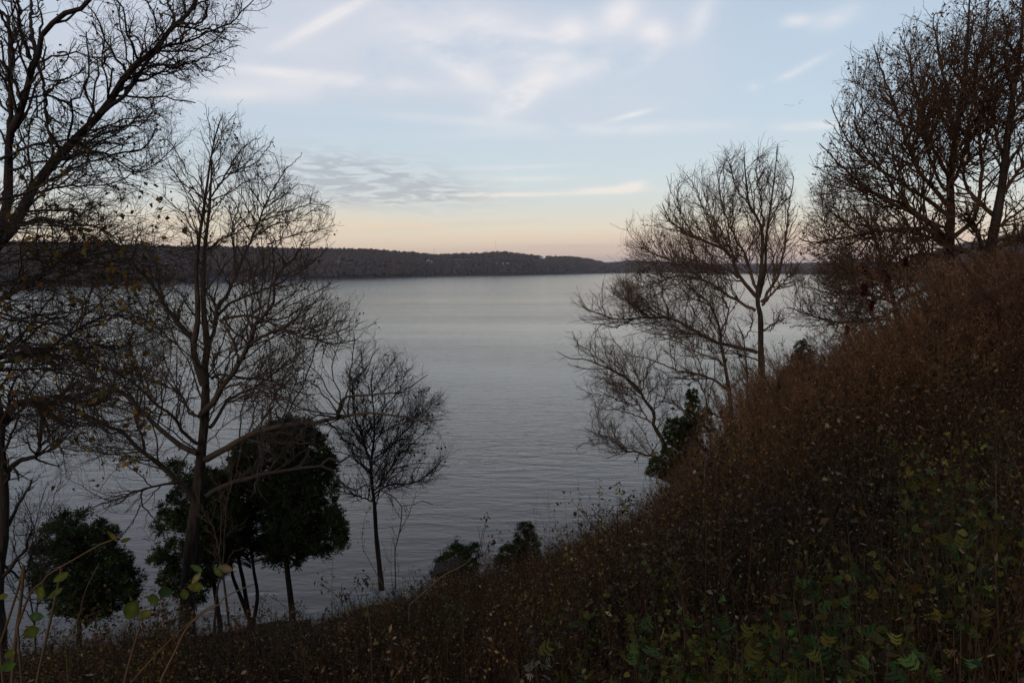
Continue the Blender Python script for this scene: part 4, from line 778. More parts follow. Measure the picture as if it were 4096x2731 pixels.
tree('hickory_tree', 'near tree at the left edge with long twiggy boughs and scattered golden leaves', 'tree', 7.0,
     [(z2((-900, 2600), (-820, 1800), (-720, 1200), (-600, 700), (-520, 200)), 90, 40, 0, 0)],
     [(z2((-680, 1000), (-300, 900), (0, 830), (120, 800), (240, 790), (340, 745), (450, 680), (600, 590), (700, 570), (850, 580), (950, 540)), 32, 3, 0, .8),
      (z2((-600, 640), (-300, 560), (0, 470), (100, 420), (250, 330), (400, 200), (560, 120), (640, 60)), 22, 3, 0, -.4),
      (z2((-600, 600), (-200, 520), (0, 550), (200, 620), (450, 700), (700, 765), (900, 740), (1100, 620)), 14, 2, 0, .6),
      (z2((-560, 300), (-200, 280), (0, 240), (300, 215), (600, 270), (900, 230), (1150, 270)), 13, 2, 0, -.5),
      (z2((-540, 200), (-200, 80), (0, 30), (150, 10), (300, -30), (450, 20), (600, 80), (720, 150)), 16, 3, 0, .8),
      (z2((-600, 640), (-200, 640), (100, 760), (300, 860), (560, 960), (720, 1040)), 14, 3, 0, -.7),
      (z2((-640, 900), (-200, 820), (150, 830), (500, 850), (800, 870), (1050, 960)), 10, 2, 0, .5),
      (z2((-640, 900), (-200, 980), (150, 1060), (420, 1110), (700, 1180), (950, 1260)), 11, 2, 0, -.4),
      (z2((-660, 1000), (-200, 1090), (100, 1190), (400, 1200), (700, 1260), (950, 1330)), 9, 2, 0, .5),
      (z2((-540, 250), (-200, 200), (100, 120), (400, 110), (800, 100), (1100, 140), (1300, 150)), 10, 2, 0, .6),
      (z2((-540, 250), (-200, 360), (100, 350), (400, 360), (700, 420), (900, 480)), 9, 2, 0, -.6),
      (z2((-560, 420), (-200, 440), (100, 540), (350, 560), (650, 500), (900, 600), (1050, 700)), 9, 2, 0, .3),
      (z2((-520, 100), (-200, -80), (100, -160), (400, -240), (700, -300), (860, -280)), 10, 2, 0, .3),
      (z2((-520, 100), (-200, -40), (100, -40), (400, -100), (650, -60), (850, 0)), 9, 2, 0, -.4)],
     [(-800, 2000), (-800, 300), (300, 620), (700, 760), (860, 900), (900, 1200), (700, 1500), (650, 1850), (300, 2000)],
     420, 2100, 6500, bark=M_BARKD, twig=M_TWIGD, up=.03, leaf='cluster', nleaf=900, leafpal=YL, leafsize=.062, tw=.0022, l1=(.3, 1.3), l2=(.15, .7), l3=(.06, .28), basept=1, wig=.13, ang=(18, 42))
# --- thin saplings among the cedars
for pts, D_, lb, wd in ((z3((1440, 1240), (1425, 1100), (1400, 900), (1375, 750), (1340, 600), (1290, 480)), 17.5, 'thin pale stem slanting left across the dark cedars beside the maple trunk', 12), (z3((1345, 1200), (1360, 1000), (1400, 800), (1410, 600), (1425, 420), (1440, 250), (1430, 100)), 18.0, 'thin wavy upright sapling in front of the dark cedars', 10), (zt((570, 1490), (568, 1350), (590, 1250), (605, 1160), (608, 1080)), 17.0, 'whip-thin sapling just right of the young tree', 5)):
    tree('sapling', lb, 'sapling', D_, [(pts, wd, 4, 0, .2)], [([pts[-3], (pts[-2][0] + 30, pts[-2][1] - 20), (pts[-1][0] + 60, pts[-1][1] - 60)], 4, 2, .1, .5), ([pts[-2], (pts[-2][0] - 30, pts[-2][1] - 50), (pts[-1][0] - 50, pts[-1][1] - 70)], 3, 2, .1, -.3)], None, 16, 70, 250, l1=(.2, .9), l2=(.1, .5), l3=(.08, .3), tw=.003, basept=1)
# dark bare shrub at far left behind the bush cedar
tree('bare_shrub', 'thin many-stemmed bare shrub behind the bush cedar at far left', 'shrub', 15.0, [(z3((230, 1500), (215, 1200), (180, 950), (200, 700), (240, 500), (300, 300)), 9, 2, 0, .3)],
     [(z3((215, 1200), (260, 900), (230, 680), (180, 480), (120, 330)), 6, 2, 0, -.4), (z3((180, 950), (100, 750), (90, 560), (100, 400)), 6, 2, 0, .4), (z3((200, 700), (300, 560), (340, 400), (380, 300)), 5, 2, 0, .3), (z3((220, 1200), (120, 1050), (60, 900)), 5, 2, 0, -.3)],
     None, 60, 260, 900, twig=M_TWIGD, bark=M_BARKD, l1=(.2, 1.1), l2=(.15, .6), l3=(.1, .3), tw=.003, basept=1)

# ------------------------------------------------------------------ cedars
def cedar(label, D, outline, stems, nclump, ntuft, tuft=.16, clump=.42, name='red_cedar', pal=((.030, .050, .020), (.042, .064, .024), (.020, .034, .015), (.055, .068, .028)), cat='cedar'):
    poly = np.array(outline, float); lo, hi = poly.min(0), poly.max(0); px2m = D / FS
    P0 = at(stems[0][0][0][0], stems[0][0][0][1], D); g = float(H(P0[0], P0[1])); t_ = thing(name, label, cat, (P0[0], P0[1], g))
    a = Acc()
    for pts, w0, w1 in stems:
        pl = resample(pts, 12); P = ray(pl[:, 0], pl[:, 1]) * D; r = np.linspace(w0, w1, 12) * .5 * px2m
        gb = float(H(P[0, 0], P[0, 1]))
        if P[0, 2] > gb: P = np.concatenate([[[P[0, 0], P[0, 1], gb - .3]], P]); r = np.r_[r[0] * 1.1, r]
        tubes(a, P[None], r[None], 8)
    a.obj('trunk', M_BARKD, t_, smooth=True)
    ys_ = np.linspace(lo[1] + 3, hi[1] - 3, 60); xs_ = np.linspace(lo[0], hi[0], 160); G = np.stack(np.meshgrid(xs_, ys_), -1); IN = inpoly(G, poly)
    wl = np.array([xs_[r].min() if r.any() else np.nan for r in IN]); wr = np.array([xs_[r].max() if r.any() else np.nan for r in IN])
    ok = ~np.isnan(wl); ys_, wl, wr = ys_[ok], wl[ok], wr[ok]
    yc_ = []; nclump = int(nclump * 2.6); clump = clump * .58
    while len(yc_) < nclump:
        q = np.array([lo[0] + RNG.random() * (hi[0] - lo[0]), lo[1] + RNG.random() * (hi[1] - lo[1])])
        if inpoly(q[None], poly)[0]: yc_.append(q)
    Q = np.array(yc_); L_ = np.interp(Q[:, 1], ys_, wl); R_ = np.interp(Q[:, 1], ys_, wr); mid = (L_ + R_) / 2; hw = (R_ - L_) / 2
    fx = np.clip((Q[:, 0] - mid) / np.maximum(hw, 1), -1, 1); fz = np.sqrt(1 - fx ** 2) * (2 * RNG.random(nclump) - 1)
    P = ray(Q[:, 0], Q[:, 1]) * (D + fz * hw * px2m * .9)[:, None]
    ax = ray(mid, Q[:, 1]) * D
    a = Acc()                                      # limbs out to every spray
    tubes(a, np.stack([ax - np.array([0, 0, .25]), (ax + P) / 2 - np.array([0, 0, .1]), P], 1), np.tile([[.02, .014, .006]], (nclump, 1)), 3); a.obj('branches', M_BARKD, t_)
    out = nrm(P - ax + np.array([0, 0, .12]))
    # each clump: a fanned, outward and upward pointing set of sprays
    ntuft = int(ntuft * 2.0); tuft = tuft * .8
    ci = RNG.integers(0, nclump, ntuft); cs = clump * (.45 + 1.5 * RNG.random(nclump) ** 2)
    d = nrm(out[ci] + .75 * RNG.normal(size=(ntuft, 3)) + np.array([0, 0, .25])); p = P[ci] + d * (cs[ci] * RNG.random(ntuft) ** .6)[:, None] * np.array([1, 1, .75])
    c0 = pickcol(pal, nclump, .3)[ci] * (1 - .2 + .4 * RNG.random((ntuft, 1)))
    a = Acc()
    leafquads(a, p, tuft, c0, d=nrm(d + .35 * RNG.normal(size=d.shape)), asp=.26)
    for k_ in range(3): leafquads(a, p + d * tuft * .25 * k_, tuft * .7, c0, d=nrm(d + .8 * RNG.normal(size=d.shape)), asp=.30)
    a.obj('foliage', M_CEDAR, t_, tint=True); return t_
K = 4096 / 2352
cedar('dark cedar half hidden behind the maple trunk, its ragged left side over the water', 22.0, [(690, 1850), (760, 1860), (900, 1900), (960, 2000), (950, 2220), (840, 2330), (790, 2420), (690, 2380), (640, 2330), (615, 2240), (680, 2170), (630, 2090), (660, 2010), (720, 1960)], [([(880, 2500), (850, 2300), (800, 2050), (760, 1900)], 22, 6)], 150, 6000)
cedar('tall central cedar of the dark group, on two crooked trunks right of the maple', 23.5, [(900, 1900), (960, 1780), (1050, 1720), (1110, 1690), (1160, 1700), (1190, 1800), (1170, 2000), (1180, 2150), (1100, 2260), (1060, 2240), (1000, 2200), (920, 2260), (840, 2200), (820, 2000), (850, 1930)],
      [([(1000, 2480), (960, 2380), (930, 2300), (915, 2200)], 20, 10), ([(1000, 2480), (985, 2400), (970, 2300), (955, 2200), (1020, 1900)], 20, 8), ([(1015, 2480), (1030, 2380), (1015, 2280), (1005, 2180)], 18, 10)], 200, 9500)
cedar('right cedar of the dark group, ragged skirt over a single leaning trunk', 22.5, [(1130, 1690), (1200, 1670), (1270, 1740), (1310, 1820), (1340, 1960), (1330, 2030), (1375, 2120), (1370, 2180), (1330, 2190), (1280, 2230), (1230, 2200), (1190, 2260), (1100, 2270), (1080, 2200), (1100, 1950)],
      [([(1168, 2440), (1160, 2370), (1148, 2270), (1145, 2150), (1160, 1900)], 27, 12)], 200, 9500)
cedar('broad bush-like cedar alone at lower left in front of the water', 17.0, [(270, 2060), (330, 2050), (345, 2110), (395, 2080), (440, 2090), (455, 2160), (510, 2240), (520, 2290), (560, 2300), (545, 2380), (480, 2430), (400, 2470), (330, 2480), (230, 2450), (170, 2400), (120, 2300), (150, 2180), (200, 2110)], [([(318, 2560), (315, 2400), (310, 2200), (300, 2080)], 18, 5)], 200, 8500, tuft=.11, clump=.30)
cedar('small rounded cedar bush beside the weathered bench', 19.0, [(1745, 2260), (1790, 2200), (1830, 2165), (1860, 2190), (1905, 2175), (1915, 2240), (1890, 2300), (1800, 2330), (1720, 2300)], [([(1830, 2350), (1830, 2250), (1835, 2190)], 8, 3)], 90, 2600, tuft=.08, clump=.2)
cedar('small pointed cedar right of the rounded cedar bush', 19.0, [(2010, 2200), (2060, 2160), (2090, 2095), (2115, 2090), (2140, 2150), (2165, 2230), (2150, 2280), (2010, 2280), (1990, 2230)], [([(2105, 2310), (2105, 2200), (2103, 2110)], 8, 3)], 90, 2600, tuft=.08, clump=.18)
cedar('dark spire-topped cedar in front of the leaning tree on the right bank', 24.0, [(2755, 1545), (2775, 1560), (2800, 1620), (2840, 1640), (2850, 1720), (2800, 1760), (2780, 1830), (2790, 1900), (2700, 1930), (2590, 1900), (2600, 1840), (2650, 1820), (2660, 1720), (2680, 1670), (2730, 1670), (2745, 1620)], [([(2760, 1960), (2755, 1800), (2760, 1600)], 10, 3)], 300, 6500, tuft=.09, clump=.12)
cedar('small cedar standing behind the fuzzy brush, right of the bare oak', 26.0, [(3190, 1370), (3225, 1365), (3250, 1430), (3260, 1500), (3240, 1600), (3140, 1600), (3130, 1490), (3170, 1430)], [([(3200, 1700), (3205, 1500), (3210, 1400)], 9, 3)], 110, 3000, tuft=.10, clump=.2)
# ------------------------------------------------------------------ undergrowth
DRY = [(.110, .060, .030), (.078, .043, .024), (.16, .10, .052), (.052, .031, .018), (.095, .048, .026), (.06, .052, .018)]
TAN = [(.17, .12, .075), (.21, .16, .11), (.12, .08, .05)]
DEAD = [(.050, .034, .022), (.085, .056, .034), (.030, .022, .016), (.14, .10, .062), (.050, .034, .022), (.075, .066, .022), (.26, .20, .13), (.13, .12, .03)]
OLV = [(.075, .075, .018), (.055, .060, .016), (.11, .095, .02)]
GRN = [(.030, .060, .018), (.045, .080, .022), (.040, .065, .035)]
def proto_stalk(h, nleaf, fuzz, leaves=True):
    a = Acc(); t = np.linspace(0, 1, 5); ln = RNG.normal(size=2) * .10 * h; P = np.stack([ln[0] * t ** 2, ln[1] * t ** 2, h * t], 1)
    c = pickcol(DRY, 1)[0]; tubes(a, P[None], np.array([[.0042, .004, .0034, .0026, .0012]]), 3, c)
    nb = 7; tb = .55 + .4 * RNG.random(nb); st = np.stack([np.interp(tb, t, P[:, i]) for i in range(3)], 1); an = RNG.random(nb) * 6.28
    d = nrm(np.stack([np.cos(an), np.sin(an), np.full(nb, 1.2)], 1)); L = (.10 + .14 * RNG.random(nb))[:, None]
    B = np.stack([st, st + d * L * .5, st + d * L + np.array([0, 0, -.02])], 1); tubes(a, B, np.tile([[.0018, .0014, .0009]], (nb, 1)), 3, c)
    if fuzz:
        i = RNG.integers(0, nb, fuzz); u = RNG.random((fuzz, 1)); p = st[i] + d[i] * L[i] * (.3 + .8 * u) + RNG.normal(size=(fuzz, 3)) * .012; leafquads(a, p, .02, pickcol(DEAD + DRY, fuzz), asp=.6)
    nh = 26; ih = RNG.integers(0, nb, nh); leafquads(a, st[ih] + d[ih] * L[ih] + RNG.normal(size=(nh, 3)) * .014, (.014 + .022 * RNG.random(nh)), pickcol([(.035, .024, .018), (.05, .034, .024), (.028, .02, .017)], nh), droop=1.6, asp=.45)
    tl = .15 + .75 * RNG.random(nleaf); p = np.stack([np.interp(tl, t, P[:, i]) for i in range(3)], 1) + RNG.normal(size=(nleaf, 3)) * .012
    leafquads(a, p, .042, pickcol(DEAD, nleaf, .4), droop=.7, asp=.35); return a
def proto_bundle(h, n):
    a = Acc(); r = RNG.normal(size=(n, 2)) * .07; l = RNG.normal(size=(n, 2)) * .16 * h; hh = h * (.6 + .5 * RNG.random(n))
    P = np.stack([np.stack([r[:, 0] + l[:, 0] * u ** 1.5, r[:, 1] + l[:, 1] * u ** 1.5, hh * u], 1) for u in (0, .5, 1)], 1)
    tubes(a, P, np.tile([[.003, .0024, .001]], (n, 1)), 3, pickcol(DRY + [(.13, .085, .05)], n)); return a
def proto_bramble(r, n, pal, sz, tm='small'):
    a = Acc(); m = 8; st = RNG.normal(size=(m, 3)) * .05; st[:, 2] = 0; e = nrm(RNG.normal(size=(m, 3)) * np.array([1, 1, .5]) + np.array([0, 0, .9])) * r * (.7 + .6 * RNG.random((m, 1)))
    P = np.stack([st, st + e * .5 + np.array([0, 0, r * .15]), st + e], 1); tubes(a, P, np.tile([[.0028, .002, .001]], (m, 1)), 3, pickcol(DRY, m))
    i = RNG.integers(0, m, n); u = .25 + .75 * RNG.random((n, 1)); p = st[i] + e[i] * u + RNG.normal(size=(n, 3)) * r * .13; leafquads(a, p, sz, pickcol(pal, n, .35), tm, asp=.55); return a
def proto_plume(h, n, nf):
    a = Acc(); an = RNG.random(n) * 6.28; r = .16 * RNG.random(n); sp = (.10 + .16 * RNG.random(n)) * h; hh = h * (.7 + .4 * RNG.random(n)); U_ = np.linspace(0, 1, 6)
    P = np.stack([np.stack([np.cos(an) * (r + sp * u ** 2), np.sin(an) * (r + sp * u ** 2), hh * (u - .08 * u ** 3)], 1) for u in U_], 1)
    tubes(a, P, np.tile([[.0045, .004, .0034, .0026, .002, .001]], (n, 1)), 3, pickcol([(.06, .034, .022), (.075, .042, .026)], n))
    m = n * 19; i = RNG.integers(0, n, m); f = (.30 + .68 * RNG.random(m)) * 5; j = np.minimum(f.astype(int), 4); fr = (f - j)[:, None]; q = P[i, j] * (1 - fr) + P[i, j + 1] * fr
    d = nrm(np.stack([np.cos(an[i]), np.sin(an[i]), np.full(m, 1.6)], 1) + .7 * RNG.normal(size=(m, 3))); L = ((.32 - .04 * f) * h * .55 * (.5 + .6 * RNG.random(m)))[:, None]
    B = np.stack([q, q + d * L * .55, q + d * L + np.array([0, 0, -.04]) * L], 1); cc = pickcol([(.125, .078, .050), (.16, .10, .065), (.095, .060, .040)], m, .3); tubes(a, B, np.tile([[.0022, .0018, .001]], (m, 1)), 3, cc)
    k = RNG.integers(0, m, nf); u = RNG.random((nf, 1)); p = B[k, 0] + (B[k, 2] - B[k, 0]) * u + RNG.normal(size=(nf, 3)) * .014 * h / 2; leafquads(a, p, .034, cc[k] * 1.15, asp=.22, d=nrm(d[k] + .6 * RNG.normal(size=(nf, 3)))); return a
def fin(a): return (np.concatenate(a.v), np.concatenate(a.q) if a.q else np.zeros((0, 4), int), np.concatenate(a.t) if a.t else np.zeros((0, 3), int), np.concatenate(a.c))
def scatter(acc, protos, P, sc, tint=None, tilt=.12):
    n = len(P); which = RNG.integers(0, len(protos), n)
    for w_i, (V, Q, T, c) in enumerate(protos):
        ids = np.nonzero(which == w_i)[0]
        if len(ids) == 0: continue
        m = len(ids); an = RNG.random(m) * 6.28; ca, sa = np.cos(an), np.sin(an); s = sc[ids]
        X = (V[None, :, 0] * ca[:, None] - V[None, :, 1] * sa[:, None]) * s[:, None]; Y = (V[None, :, 0] * sa[:, None] + V[None, :, 1] * ca[:, None]) * s[:, None]; Z_ = V[None, :, 2] * s[:, None] + 0 * X
        tx, ty = RNG.normal(size=(2, m, 1)) * tilt; X = X + Z_ * tx + P[ids, 0:1]; Y = Y + Z_ * ty + P[ids, 1:2]; Z_ = Z_ + P[ids, 2:3]
        cc = c[None] * (.75 + .5 * RNG.random((m, 1, 1)));
        if tint is not None: cc = cc * tint[ids][:, None, :]
        k = len(V); off = (np.arange(m) * k)[:, None, None]
        acc.add(np.stack([X, Y, Z_], -1).reshape(-1, 3), (Q[None] + off).reshape(-1, 4), (T[None] + off).reshape(-1, 3), np.clip(cc, 0, 1).reshape(-1, 3))
def wedge(n, y0, y1, p=1.6, xr=(-.86, .86), pad=1.2):
    """points on the slope in front of the viewer, denser close by"""
    y = y0 + (y1 - y0) * RNG.random(n) ** p; x = (xr[0] + (xr[1] - xr[0]) * RNG.random(n)) * y + RNG.normal(size=n) * pad * .3
    z = H(x, y); return np.stack([x, y, z], 1)
def cap(P, hgt, clear=.32):                         # keep the line of sight over the brush open: plants no taller than the view allows
    return P
SKX = np.array([0, 60, 120, 200, 280, 380, 430, 520, 600, 700, 760, 800, 860, 920, 960, 1050, 1150, 1250, 1320, 1400, 1450, 1500, 1545, 1585, 1640, 1700, 1725, 1757, 1786, 1820, 1860, 1900, 1930, 1980, 2042, 2100, 2140, 2174, 2215, 2250, 2300, 2352])
SKY = np.array([1510, 1500, 1490, 1480, 1455, 1455, 1470, 1470, 1455, 1460, 1445, 1432, 1408, 1392, 1362, 1318, 1292, 1275, 1235, 1180, 1150, 1130, 1115, 1065, 1015, 960, 905, 850, 900, 880, 818, 818, 850, 790, 757, 745, 700, 615, 605, 640, 592, 590])
def skyline_px(X): return np.interp(X, SKX * 4096 / 2352, SKY * 4096 / 2352 + 6)   # top of the brush as seen from the viewpoint
def fit(P, h, slack=0.0, fmin=.25, drop=True):
    """natural height limit: how tall a plant at P may be before it would top the brush's outline; taller ones are shorter or absent"""
    top = P + np.stack([np.zeros(len(P)), np.zeros(len(P)), h], 1); q = proj(P); x = q[:, 0]; lim = skyline_px(x) - slack + RNG.exponential(30, len(P)) - 14 - (RNG.random(len(P)) < .14) * RNG.random(len(P)) * 110
    d = P[:, 1] * CP - P[:, 2] * SP; zl = np.array([0.0])
    v = (1365.5 - lim) / FS; zmax = P[:, 1] * (v * CP - SP) / (CP + v * SP)     # height of the sight line over this spot
    room = zmax - P[:, 2]; s = np.clip(room / h, 0, 1); return s
def band0(n, x0, x1, y0, y1): y = y0 + (y1 - y0) * RNG.random(n); u = x0 + (x1 - x0) * RNG.random(n); x = u * y; return np.stack([x, y, H(x, y)], 1)
stalks = [fin(proto_stalk(h, 14, 26)) for h in (.8, 1.0, 1.15, 1.3, .9, 1.2)]
stalks_far = [fin(proto_stalk(h, 5, 6)) for h in (.9, 1.1, 1.25)]
bund = [fin(proto_bundle(h, 9)) for h in (.6, .8, 1.0, 1.1)]
bram = [fin(proto_bramble(.40, 90, DEAD + DRY, .034)) for _ in range(5)] + [fin(proto_bramble(.36, 70, DEAD + OLV, .034)) for _ in range(2)]
bramg = [fin(proto_bramble(.34, 70, GRN + OLV, .032, 'ovate')) for _ in range(3)]
plum = [fin(proto_plume(2.1, 9, 900)) for _ in range(5)]
def lay(name, label, cat, protos, P, hmax, smin=.3, tint=None, slack=0, smax=1.0, jit=.35, tilt=.12, over=.97):
    s = (1 - jit + 2 * jit * RNG.random(len(P))) * smax; s = s * (1 + .32 * np.sin(P[:, 0] * 1.9 + 1.3 * np.sin(P[:, 1] * 1.1)) * np.sin(P[:, 1] * 1.6 + P[:, 0] * .7)); f = fit(P, s * hmax, slack); keep = f > smin; P = P[keep]; s = s[keep] * f[keep] * over
    k1 = np.sin(.9 * P[:, 0] + 1.9 * np.sin(.7 * P[:, 1])) * np.sin(.8 * P[:, 1] + .5 * P[:, 0]); k2 = np.sin(1.7 * P[:, 0] + 4) * np.sin(1.3 * P[:, 1] + 1.1 * P[:, 0] + 2)
    sp_ = 1 + k1[:, None] * np.array([[.34, .24, .10]]) + k2[:, None] * np.array([[.14, .20, .0]])       # stands of different weeds
    a = Acc(); scatter(a, protos, P, s, sp_ if tint is None else tint[keep] * sp_, tilt); a.obj(name, M_TINT, tint=True, kind='stuff', label=label, cat=cat); return len(P)
def warmth(P): 
    u = P[:, 0] / np.maximum(P[:, 1], 1); k = np.clip((u + .05) / .4, 0, 1)[:, None] * np.clip((P[:, 1] - 5) / 5, 0, 1)[:, None]; return 1 + k * np.array([[.12, .06, .0]])
P = np.concatenate([wedge(2600, 1.8, 6.5, 1.2), wedge(4600, 6, 14, 1.1)]); lay('dry_weeds', 'thick tangle of dead brown weed stalks with crumpled leaves on the near slope', 'weeds', stalks, P, 1.25, tint=warmth(P), smax=.62)
P = wedge(5200, 10, 34, 1.1); lay('distant_dry_weeds', 'brown dead weeds further down and across the bank', 'weeds', stalks_far, P, 1.2, tint=warmth(P), smax=1.1)
P = np.concatenate([wedge(700, 3.2, 9, 1.1, (-.86, -.15)), wedge(1300, 8, 19, 1.0, (-.75, .1)), band0(90, -.29, -.16, 10.5, 12.6), band0(150, -.15, -.05, 11, 15.6)]); lay('tall_weeds', 'taller dead weeds with seed heads along the lower left edge of the slope', 'weeds', stalks, P, 1.3, smax=1.0, slack=60)
tall = [fin(proto_stalk(1.35, 8, 30)) for _ in range(3)]
for V_, Q_, T_, c_ in tall: V_[:, :2] *= 1.0
P = np.concatenate([wedge(200, 2.6, 6.5, 1.1, (-.6, .8))]); lay('tall_dark_stalks', 'tall dark dead stalks rising above the weeds in the near foreground', 'weeds', tall, P, 1.35, smax=.95, slack=0, tilt=.2, tint=np.tile([[.75, .7, .7]], (len(P), 1)))
P = band0(260, -.8, -.14, 3.8, 9.5); lay('seed_head_weeds', 'tall weeds with small dark nodding seed heads along the lower left bank edge', 'weeds', tall, P, 1.35, smax=1.0, slack=95, tilt=.16)
P = wedge(3600, 1.9, 16, 1.3); lay('reddish_stems', 'thin straight reddish-brown stems standing among the weeds', 'weeds', bund, P, 1.1, tint=warmth(P), smax=.72)
P = wedge(6000, 1.7, 12, 1.2); lay('bramble_litter', 'low dead bramble and crinkled leaves covering the ground', 'undergrowth', bram, P, .5)
P = wedge(3200, 10, 36, 1.1); lay('distant_bramble', 'dark bramble over the lower bank', 'undergrowth', bram[:4], P, .5, smax=1.5)
P = wedge(1300, 2, 14, 1.2, (-.8, .9)); lay('green_groundcover', 'scattered low green and olive leaves between dead stalks', 'undergrowth', bramg, P, .4, smax=.75)
# fuzzy tall plumes: bands across the right bank
def band(n, x0, x1, y0, y1): 
    y = y0 + (y1 - y0) * RNG.random(n); u = x0 + (x1 - x0) * RNG.random(n); x = u * y; return np.stack([x, y, H(x, y)], 1)
P = np.concatenate([band(460, .36, .92, 7, 13), band(420, .22, .62, 12, 20), band(240, .5, .95, 12, 18)])
lay('feathery_brush', 'tall feathery reddish-brown brush massed over the upper right bank', 'brush', plum, P, 2.2, smin=.14, tint=np.tile([[1.05, 1.0, .95]], (len(P), 1)), smax=1.75, jit=.25, over=1.1)
yel = [fin(proto_bramble(.5, 46, [(.17, .16, .03), (.12, .12, .025), (.20, .15, .04)], .04, 'ovate')) for _ in range(3)]
P = np.concatenate([band(34, .22, .42, 9, 15), band(26, -.1, .8, 4, 9), band(16, -.6, -.2, 5, 10)]); P[:, 2] += .12 * RNG.random(len(P)); lay('yellow_leaved_bramble', 'yellow and olive leaves caught in the brown brush', 'undergrowth', yel, P, .6, smin=.1)
humps = [fin(proto_bramble(.9, 700, DEAD + DRY, .028)) for _ in range(4)]
P = np.concatenate([band(70, .1, .85, 4, 10), band(60, .05, .5, 9, 18), band(30, -.5, .1, 7, 16)]); lay('shrubby_bramble', 'rounded brown bramble thickets standing out of the weeds', 'undergrowth', humps, P, 1.0, smin=.3, jit=.5, smax=1.2)
# leaf litter
P = wedge(9000, .8, 20, 1.3); a = Acc(); leafquads(a, P + np.array([0, 0, .03]), .06, pickcol(DEAD + DRY, len(P)), asp=.6); a.obj('leaf_litter', M_TINT, tint=True, kind='stuff', label='fallen brown leaves lying on the slope', cat='leaf litter')

# ------------------------------------------------------------------ plants one can pick out
def pix(x, y): return x * K, y * K
ORG = H(0, 0)
def mug(Xp, Yp, h, pal, label, name='green_weed', nl=26, size=.10, D=None, grp='leafy green weeds among the dead stalks', lob=True, spread=.42, bare=.6, cat='weed'):
    """leafy plant whose top is seen at this pixel of the 2352-wide view"""
    h = max(h, .95) + .12; X, Y = pix(Xp, Yp); g = ground_at(X, Y, h)
    if g is None or D: q = at(X, Y, D or 7.0); g = np.array([q[0], q[1], float(H(q[0], q[1]))]); h = max(q[2] - g[2], .5)
    t_ = thing(name, label, cat, g, grp); top = at(X, Y, g[1]); top = np.array([top[0], top[1], g[2] + h]); ns = min(9, max(2, int(nl / 12))); a = Acc(); L = Acc(); U_ = np.linspace(0, 1, 6)
    for k_ in range(ns):
        e = top + np.array([RNG.normal() * .11 * spread * 2, RNG.normal() * .11, -abs(RNG.normal()) * .1 * (k_ > 0)]); P = np.stack([g * (1 - u) + e * u + np.array([.04 * math.sin(u * 3 + k_), 0, 0]) for u in U_])
        tubes(a, P[None], np.array([[.0036, .0034, .003, .0026, .002, .0012]]), 4)
        m = nl // ns; tl = bare + (1 - bare) * RNG.random(m) ** .7; p = np.stack([np.interp(tl, U_, P[:, i]) for i in range(3)], 1); an = RNG.random(m) * 6.28
        d = nrm(np.stack([np.cos(an), np.sin(an), -.15 + .7 * tl], 1)); leafquads(L, p + d * .02 + RNG.normal(size=p.shape) * .02, size * (1.0 if lob and k_ % 4 else .6) * (1.25 - .5 * tl) * (.6 + .5 * RNG.random(m)), pickcol(list(pal) + OLV, m, .5) * .78, 'lobed' if lob and k_ % 4 else 'ovate', d=nrm(d + .5 * RNG.normal(size=d.shape)), asp=.8)
    a.obj('stem', M_STEM, t_); L.obj('leaves', M_TINT, t_, tint=True)
G1 = [(.045, .095, .028), (.065, .12, .036), (.034, .066, .024), (.10, .12, .03)]; G2 = [(.055, .085, .045), (.075, .10, .055), (.09, .085, .03)]; G3 = [(.17, .17, .035), (.21, .19, .04), (.12, .13, .035)]; GP = [(.10, .115, .05), (.14, .14, .08), (.07, .09, .04)]
